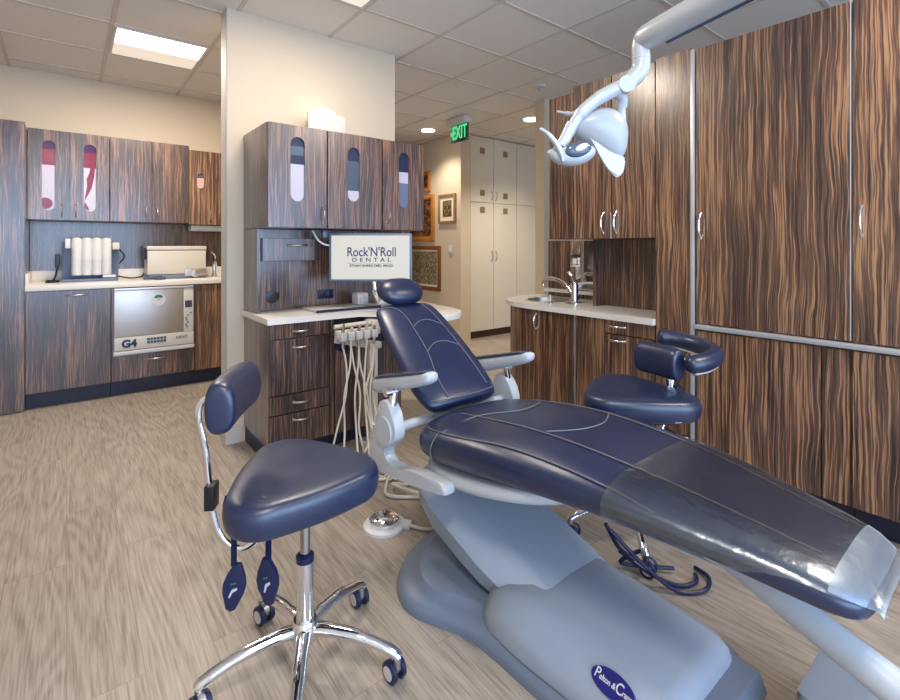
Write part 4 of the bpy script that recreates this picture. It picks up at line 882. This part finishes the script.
# ------------------------------------------------------------------ stools
def rot2(p, a): return (p[0]*cos(a)-p[1]*sin(a), p[0]*sin(a)+p[1]*cos(a))
def stool(name, label, loc, face, legs0, zseat, zback, lean, kind, S=1.085, BL=1.0):
    t = thing(name, label, 'stool', loc)
    cx, cy = loc[0], loc[1]
    def L(x, y, z):
        q = rot2((x, y), face); return Vector((cx+q[0], cy+q[1], z))
    # seat (rounded triangle, domed)
    tri = [(-.075, .125), (-.075, -.125), (.105, 0)]; r0 = .093
    ring = []
    for i in range(3):
        p = Vector(tri[i]+(0,)); a = Vector(tri[i-1]+(0,)); c = Vector(tri[(i+1) % 3]+(0,))
        n1 = Vector(((p-a).y, -(p-a).x, 0)).normalized(); n2 = Vector(((c-p).y, -(c-p).x, 0)).normalized()
        if n1.dot(p-(sum((Vector(q+(0,)) for q in tri), Vector())/3)) < 0: n1 = -n1; 
        if n2.dot(p-(sum((Vector(q+(0,)) for q in tri), Vector())/3)) < 0: n2 = -n2
        a0, a1 = math.atan2(n1.y, n1.x), math.atan2(n2.y, n2.x)
        while a1-a0 > PI: a1 -= 2*PI
        while a1-a0 < -PI: a1 += 2*PI
        for k in range(9):
            u = a0+(a1-a0)*k/8; ring.append((p.x+r0*cos(u), p.y+r0*sin(u)))
            nx = Vector(tri[(i+1) % 3]+(0,)); e = n2
        for f in (.33, .67):
            q = p*(1-f)+nx*f+e*(r0+.010); ring.append((q.x, q.y))
    ring = [(x*S, y*S) for x, y in ring]
    prof = [(.55, -.088), (.90, -.088), (.965, -.081), (.985, -.062), (1.0, -.045), (.995, -.022), (.955, -.004), (.86, .004), (.6, .006), (.3, .003)]
    b = B(); b.loft([[L(x*k, y*k, zseat+z) for x, y in ring] for k, z in prof]); seat = b.build('seat', M['leather2'], t, sub=2, auto=180)
    b = B(); b.loft([[L(x*k, y*k, zseat+z) for x, y in ring] for k, z in ((.6, -.104), (.74, -.102), (.78, -.088))]); b.build('seat_pan', M['black'], seat)
    b = B()
    i0 = min(range(len(ring)), key=lambda i: (ring[i][0]+.168*S)**2+(ring[i][1]-(-.13*S))**2)
    x, y = ring[i0]; b.tube([L(x*.97, y*.97, zseat-.008), L(x*1.0, y*1.0, zseat-.03), L(x*.995, y*.995, zseat-.06), L(x*.975, y*.975, zseat-.09)], .0022, 6); b.build('seam', M['navyp'], seat)
    # backrest bolster
    n = 20; dsec = []
    for k in range(n):
        a = 2*PI*k/n
        dsec.append(((.05 if cos(a) > 0 else .035)*math.copysign(abs(cos(a))**.8, cos(a)), .072*math.copysign(abs(sin(a))**.85, sin(a))))
    bx = lean
    rings = []
    for yy, sc_ in ((-.138, .55), (-.136, .80), (-.128, .93), (-.11, 1), (-.05, 1.0), (.05, 1.0), (.11, 1), (.128, .93), (.136, .80), (.138, .55)):
        rings.append([L(bx+x*sc_-.015*(abs(yy)/.15)**2*-1, yy*BL, zback+z*sc_) for x, z in dsec])
    b = B(); b.loft(rings); br = b.build('backrest', M['leather2'], t, sub=1, auto=180)
    # chrome bar
    b = B(); b.tube(spline([L(bx-.03, 0, zback), L(bx-.07, 0, zback-.01), L(bx-.085, 0, zback-.06), L(bx-.065, 0, zback-.16), L(bx-.048, 0, zseat-.11), L(bx-.015, 0, zseat-.20), L(-.16, 0, zseat-.225), L(-.06, 0, zseat-.13), L(-.03, 0, zseat-.11)], 6), .0075, 12, flat=1.4); b.build('back_bar', M['chrome'], t)
    b = B(); b.box(-.012, .016, -.022, .022, -.045, .025, .004, mat=Matrix.Translation(L(bx-.05, 0, zseat-.06)) @ Matrix.Rotation(face, 4, 'Z')); b.build('bar_clamp', M['black'], t)
    # column
    b = B(); b.lathe([(.024, .10), (.025, .115), (.025, zseat-.28), (.025, zseat-.275)], (cx, cy, 0)); b.build('column_sleeve', M['chrome'], t)
    b = B(); b.lathe([(.0255, zseat-.275), (.026, zseat-.258), (.018, zseat-.252)], (cx, cy, 0)); b.build('column_collar', M['navyp'], t)
    b = B(); b.cyl((cx, cy, zseat-.25), (cx, cy, zseat-.10), .0145); b.lathe([(.06, zseat-.112), (.065, zseat-.104)], (cx, cy, 0)); b.build('piston', M['steel'], t)
    # five-star base
    for k in range(5):
        a = legs0+k*2*PI/5; ca, sa = cos(a), sin(a)
        P_ = lambda r, z: Vector((cx+ca*r, cy+sa*r, z))
        b = B(); b.tube(spline([P_(.015, .125), P_(.07, .128), P_(.16, .118), P_(.23, .098), P_(.268, .082), P_(.28, .07)], 5), [.021]*6+[.019]*6+[.017]*6+[.016]*7+[.012], 14, flat=.85); lg = b.build('leg', M['chrome'], t)
        # caster
        wv = a+(.9, -.4, 1.7, .3, 2.4)[k]; wd = Vector((cos(wv), sin(wv), 0)); c0 = P_(.275, .0297)+Vector((-wd.y, wd.x, 0))*.012
        b = B(); b.cyl(P_(.275, .045), P_(.275, .082), .011)
        b.tube([c0-wd*.009+Vector((0, 0, .01)), c0+wd*.009+Vector((0, 0, .01))], .021, 20); cs = b.build('caster', M['steel'], lg)
        for sg in (-1, 1):
            b = B(); b.tube([c0+wd*sg*.008, c0+wd*sg*.010, c0+wd*sg*.021, c0+wd*sg*.024], [.027, .0295, .0295, .026], 24)
            ob = b.build('wheel', M['navyp'], lg)
            b = B(); b.cyl(c0+wd*sg*.0245, c0+wd*sg*.0255, .019, seg=20); b.build('hub_cap', M['pale_grey'], lg)
    b = B(); b.lathe([(.034, .095), (.040, .11), (.040, .14), (.032, .155)], (cx, cy, 0)); b.build('hub', M['chrome'], t)
    # levers
    if kind == 'near':
        for (lx, ly, zb, tw) in ((-.172, -.085, .310, .15), (-.078, -.10, .328, -.1)):
            b = B(); hp = [L(lx, ly, zb+.066+(zseat-.085-zb-.066)*i/60) for i in range(61)]; b.tube(hp, [.0062+.0022*(i % 2) for i in range(61)], 8); lv = b.build('coiled_lever', M['navyp'], t)
            pc = L(lx, ly, zb)
            poly = [(-.009, .072), (.009, .072), (.024, .040), (.030, .016), (.028, -.006), (.013, -.048), (0, -.055), (-.013, -.048), (-.028, -.006), (-.030, .016), (-.024, .040)]
            b = B(); b.prism(poly, -.008, .008, 'y', .004)
            RMt = Matrix((Rv, F, U)).transposed().to_4x4() @ Matrix.Rotation(tw, 4, 'Z') @ Matrix.Rotation(tw, 4, 'Y')
            for v in b.bm.verts: v.co = pc+(RMt @ v.co)
            pd = b.build('paddle', M['navyp'], lv)
            b = B(); b.prism([(-.010, -.014), (-.006, -.016), (-.001, -.002), (.010, .006), (.008, .012), (-.004, .006)], -.0095, -.008, 'y')
            for v in b.bm.verts: v.co = pc+(RMt @ v.co)
            b.build('paddle_symbol', M['frost'], pd, smooth=False)
            b = B(); b.prism([(-.009, .018), (.004, .022), (.004, .026), (-.009, .022)], -.0095, -.008, 'y')
            for v in b.bm.verts: v.co = pc+(RMt @ v.co)
            b.build('paddle_mark', M['label_green'], pd, smooth=False)
    return t, L
t, L1 = stool('operator_stool', 'navy saddle stool with chrome base and hanging paddles, in the left foreground', (.545, 1.365, 0), radians(-32), radians(-46), .597, .812, -.212, 'near')
s2 = (1.915, 1.15, 0)
t, L2 = stool('operator_stool', 'navy stool with curved arm bolster behind the dental chair, by the right cabinets', s2, radians(168), radians(150), .62, .725, -.19, 'far', 1.17, .82)
ap = spline([(2.045, .97, .735), (2.13, .93, .745), (2.245, .94, .757), (2.32, 1.01, .767), (2.345, 1.10, .776), (2.325, 1.18, .785), (2.29, 1.23, .79)], 5)
nA = len(ap)
b = B(); b.tube(ap, [.02, .034]+[.04]*(nA-4)+[.034, .02], 16, flat=1.0); ab = b.build('arm_bolster', M['leather2'], t, sub=1, auto=180)
b = B(); b.tube([p+Vector((0, 0, -.036)) for p in ap[2:-2]], .022, 12, flat=.4); b.build('bolster_plate', M['white'], ab)
b = B(); b.tube([(2.15, 1.10, .50), (2.15, 1.10, .73)], .013, 12); b.tube([(2.15, 1.10, .73), (2.19, 1.03, .725), (2.24, .96, .725)], .012, 10); b.tube([(1.98, 1.13, .495), (2.15, 1.10, .50)], .012, 10); b.build('bolster_arm', M['chrome'], t)
b = B(); b.lathe([(.022, 0), (.026, .01), (.026, .03)], (2.165, 1.08, .58), Matrix.Rotation(PI/2, 4, 'Y')); b.build('adjuster_knob', M['navyp'], t)
b = B(); b.tube([(1.93, 1.00, .49), (1.90, .90, .475)], .006, 8); b.lathe([(.012, 0), (.015, .01), (.012, .035)], (1.90, .905, .46)); b.build('height_lever', M['chrome'], t)
# tangle of cords under the chair foot
for k, pts in enumerate(([(1.55, 1.03, .22), (1.60, 1.0, .12), (1.68, .95, .06), (1.72, .98, .08), (1.66, 1.04, .03), (1.72, .98, .02), (1.80, .90, .02)], [(1.56, 1.02, .2), (1.63, .93, .09), (1.70, .84, .012), (1.78, .78, .012), (1.86, .80, .012), (1.88, .86, .012)], [(1.62, 1.02, .1), (1.66, .92, .05), (1.73, .85, .012), (1.80, .82, .012), (1.84, .84, .012)])):
    b = B(); b.tube(spline(pts, 7), .0075, 8)
    tag(b.build('dark_cord', M['navyp']), ('thick dark cord knotted beside the far stool caster', 'long dark cord looping on the floor below the chair foot', 'short dark cord curled inside the longer floor loop')[k], 'cord')

# ------------------------------------------------------------------ light & camera
w = bpy.data.worlds.new('sky'); scene.world = w; w.use_nodes = True
bg = w.node_tree.nodes['Background']; bg.inputs[0].default_value = (.50, .68, 1, 1); bg.inputs[1].default_value = 1.2
def area(name, loc, rot, sx, sy, power, col):
    l = bpy.data.lights.new(name, 'AREA'); l.shape = 'RECTANGLE'; l.size = sx; l.size_y = sy; l.energy = power; l.color = col
    o = bpy.data.objects.new(name, l); COL.objects.link(o); o.location = loc; o.rotation_euler = rot; return o
area('window_daylight', (1.35, -2.62, 1.45), (radians(98), 0, 0), 6.4, 2.2, 230, (.52, .71, 1))
for x, y, p in ((.545, 4.235, 44), (1.155, 2.405, 19), (2.375, -.035, 28), (-.065, -.035, 32)):  # last two go with the added off-screen panels
    area('troffer_glow', (x, y-.125, CEIL-.0165), (0, 0, 0), .54, .29, p, (1, .88, .74))
def spot(x, y, p):
    l = bpy.data.lights.new('downlight_glow', 'SPOT'); l.energy = p; l.spot_size = radians(120); l.spot_blend = .7; l.color = (1, .88, .7); l.shadow_soft_size = .08
    o = bpy.data.objects.new('downlight_glow', l); COL.objects.link(o); o.location = (x, y, CEIL-.03)
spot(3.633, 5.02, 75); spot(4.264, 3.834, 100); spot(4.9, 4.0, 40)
cam = bpy.data.cameras.new('camera'); co = bpy.data.objects.new('camera', cam); COL.objects.link(co)
co.location = (0, 0, 1.24); co.rotation_euler = (PI/2, 0, -yaw)
cam.sensor_width = 36; cam.lens = 482/900*36; cam.shift_y = -(350-246)/900; cam.clip_start = .02
scene.camera = co
scene.view_settings.view_transform = 'Standard'; scene.view_settings.look = 'None'; scene.view_settings.gamma = 1; scene.view_settings.use_curve_mapping = False
scene.view_settings.exposure = .2
scene.cycles.use_denoising = True
for o in bpy.data.objects:
    if '_org' in o: del o['_org']
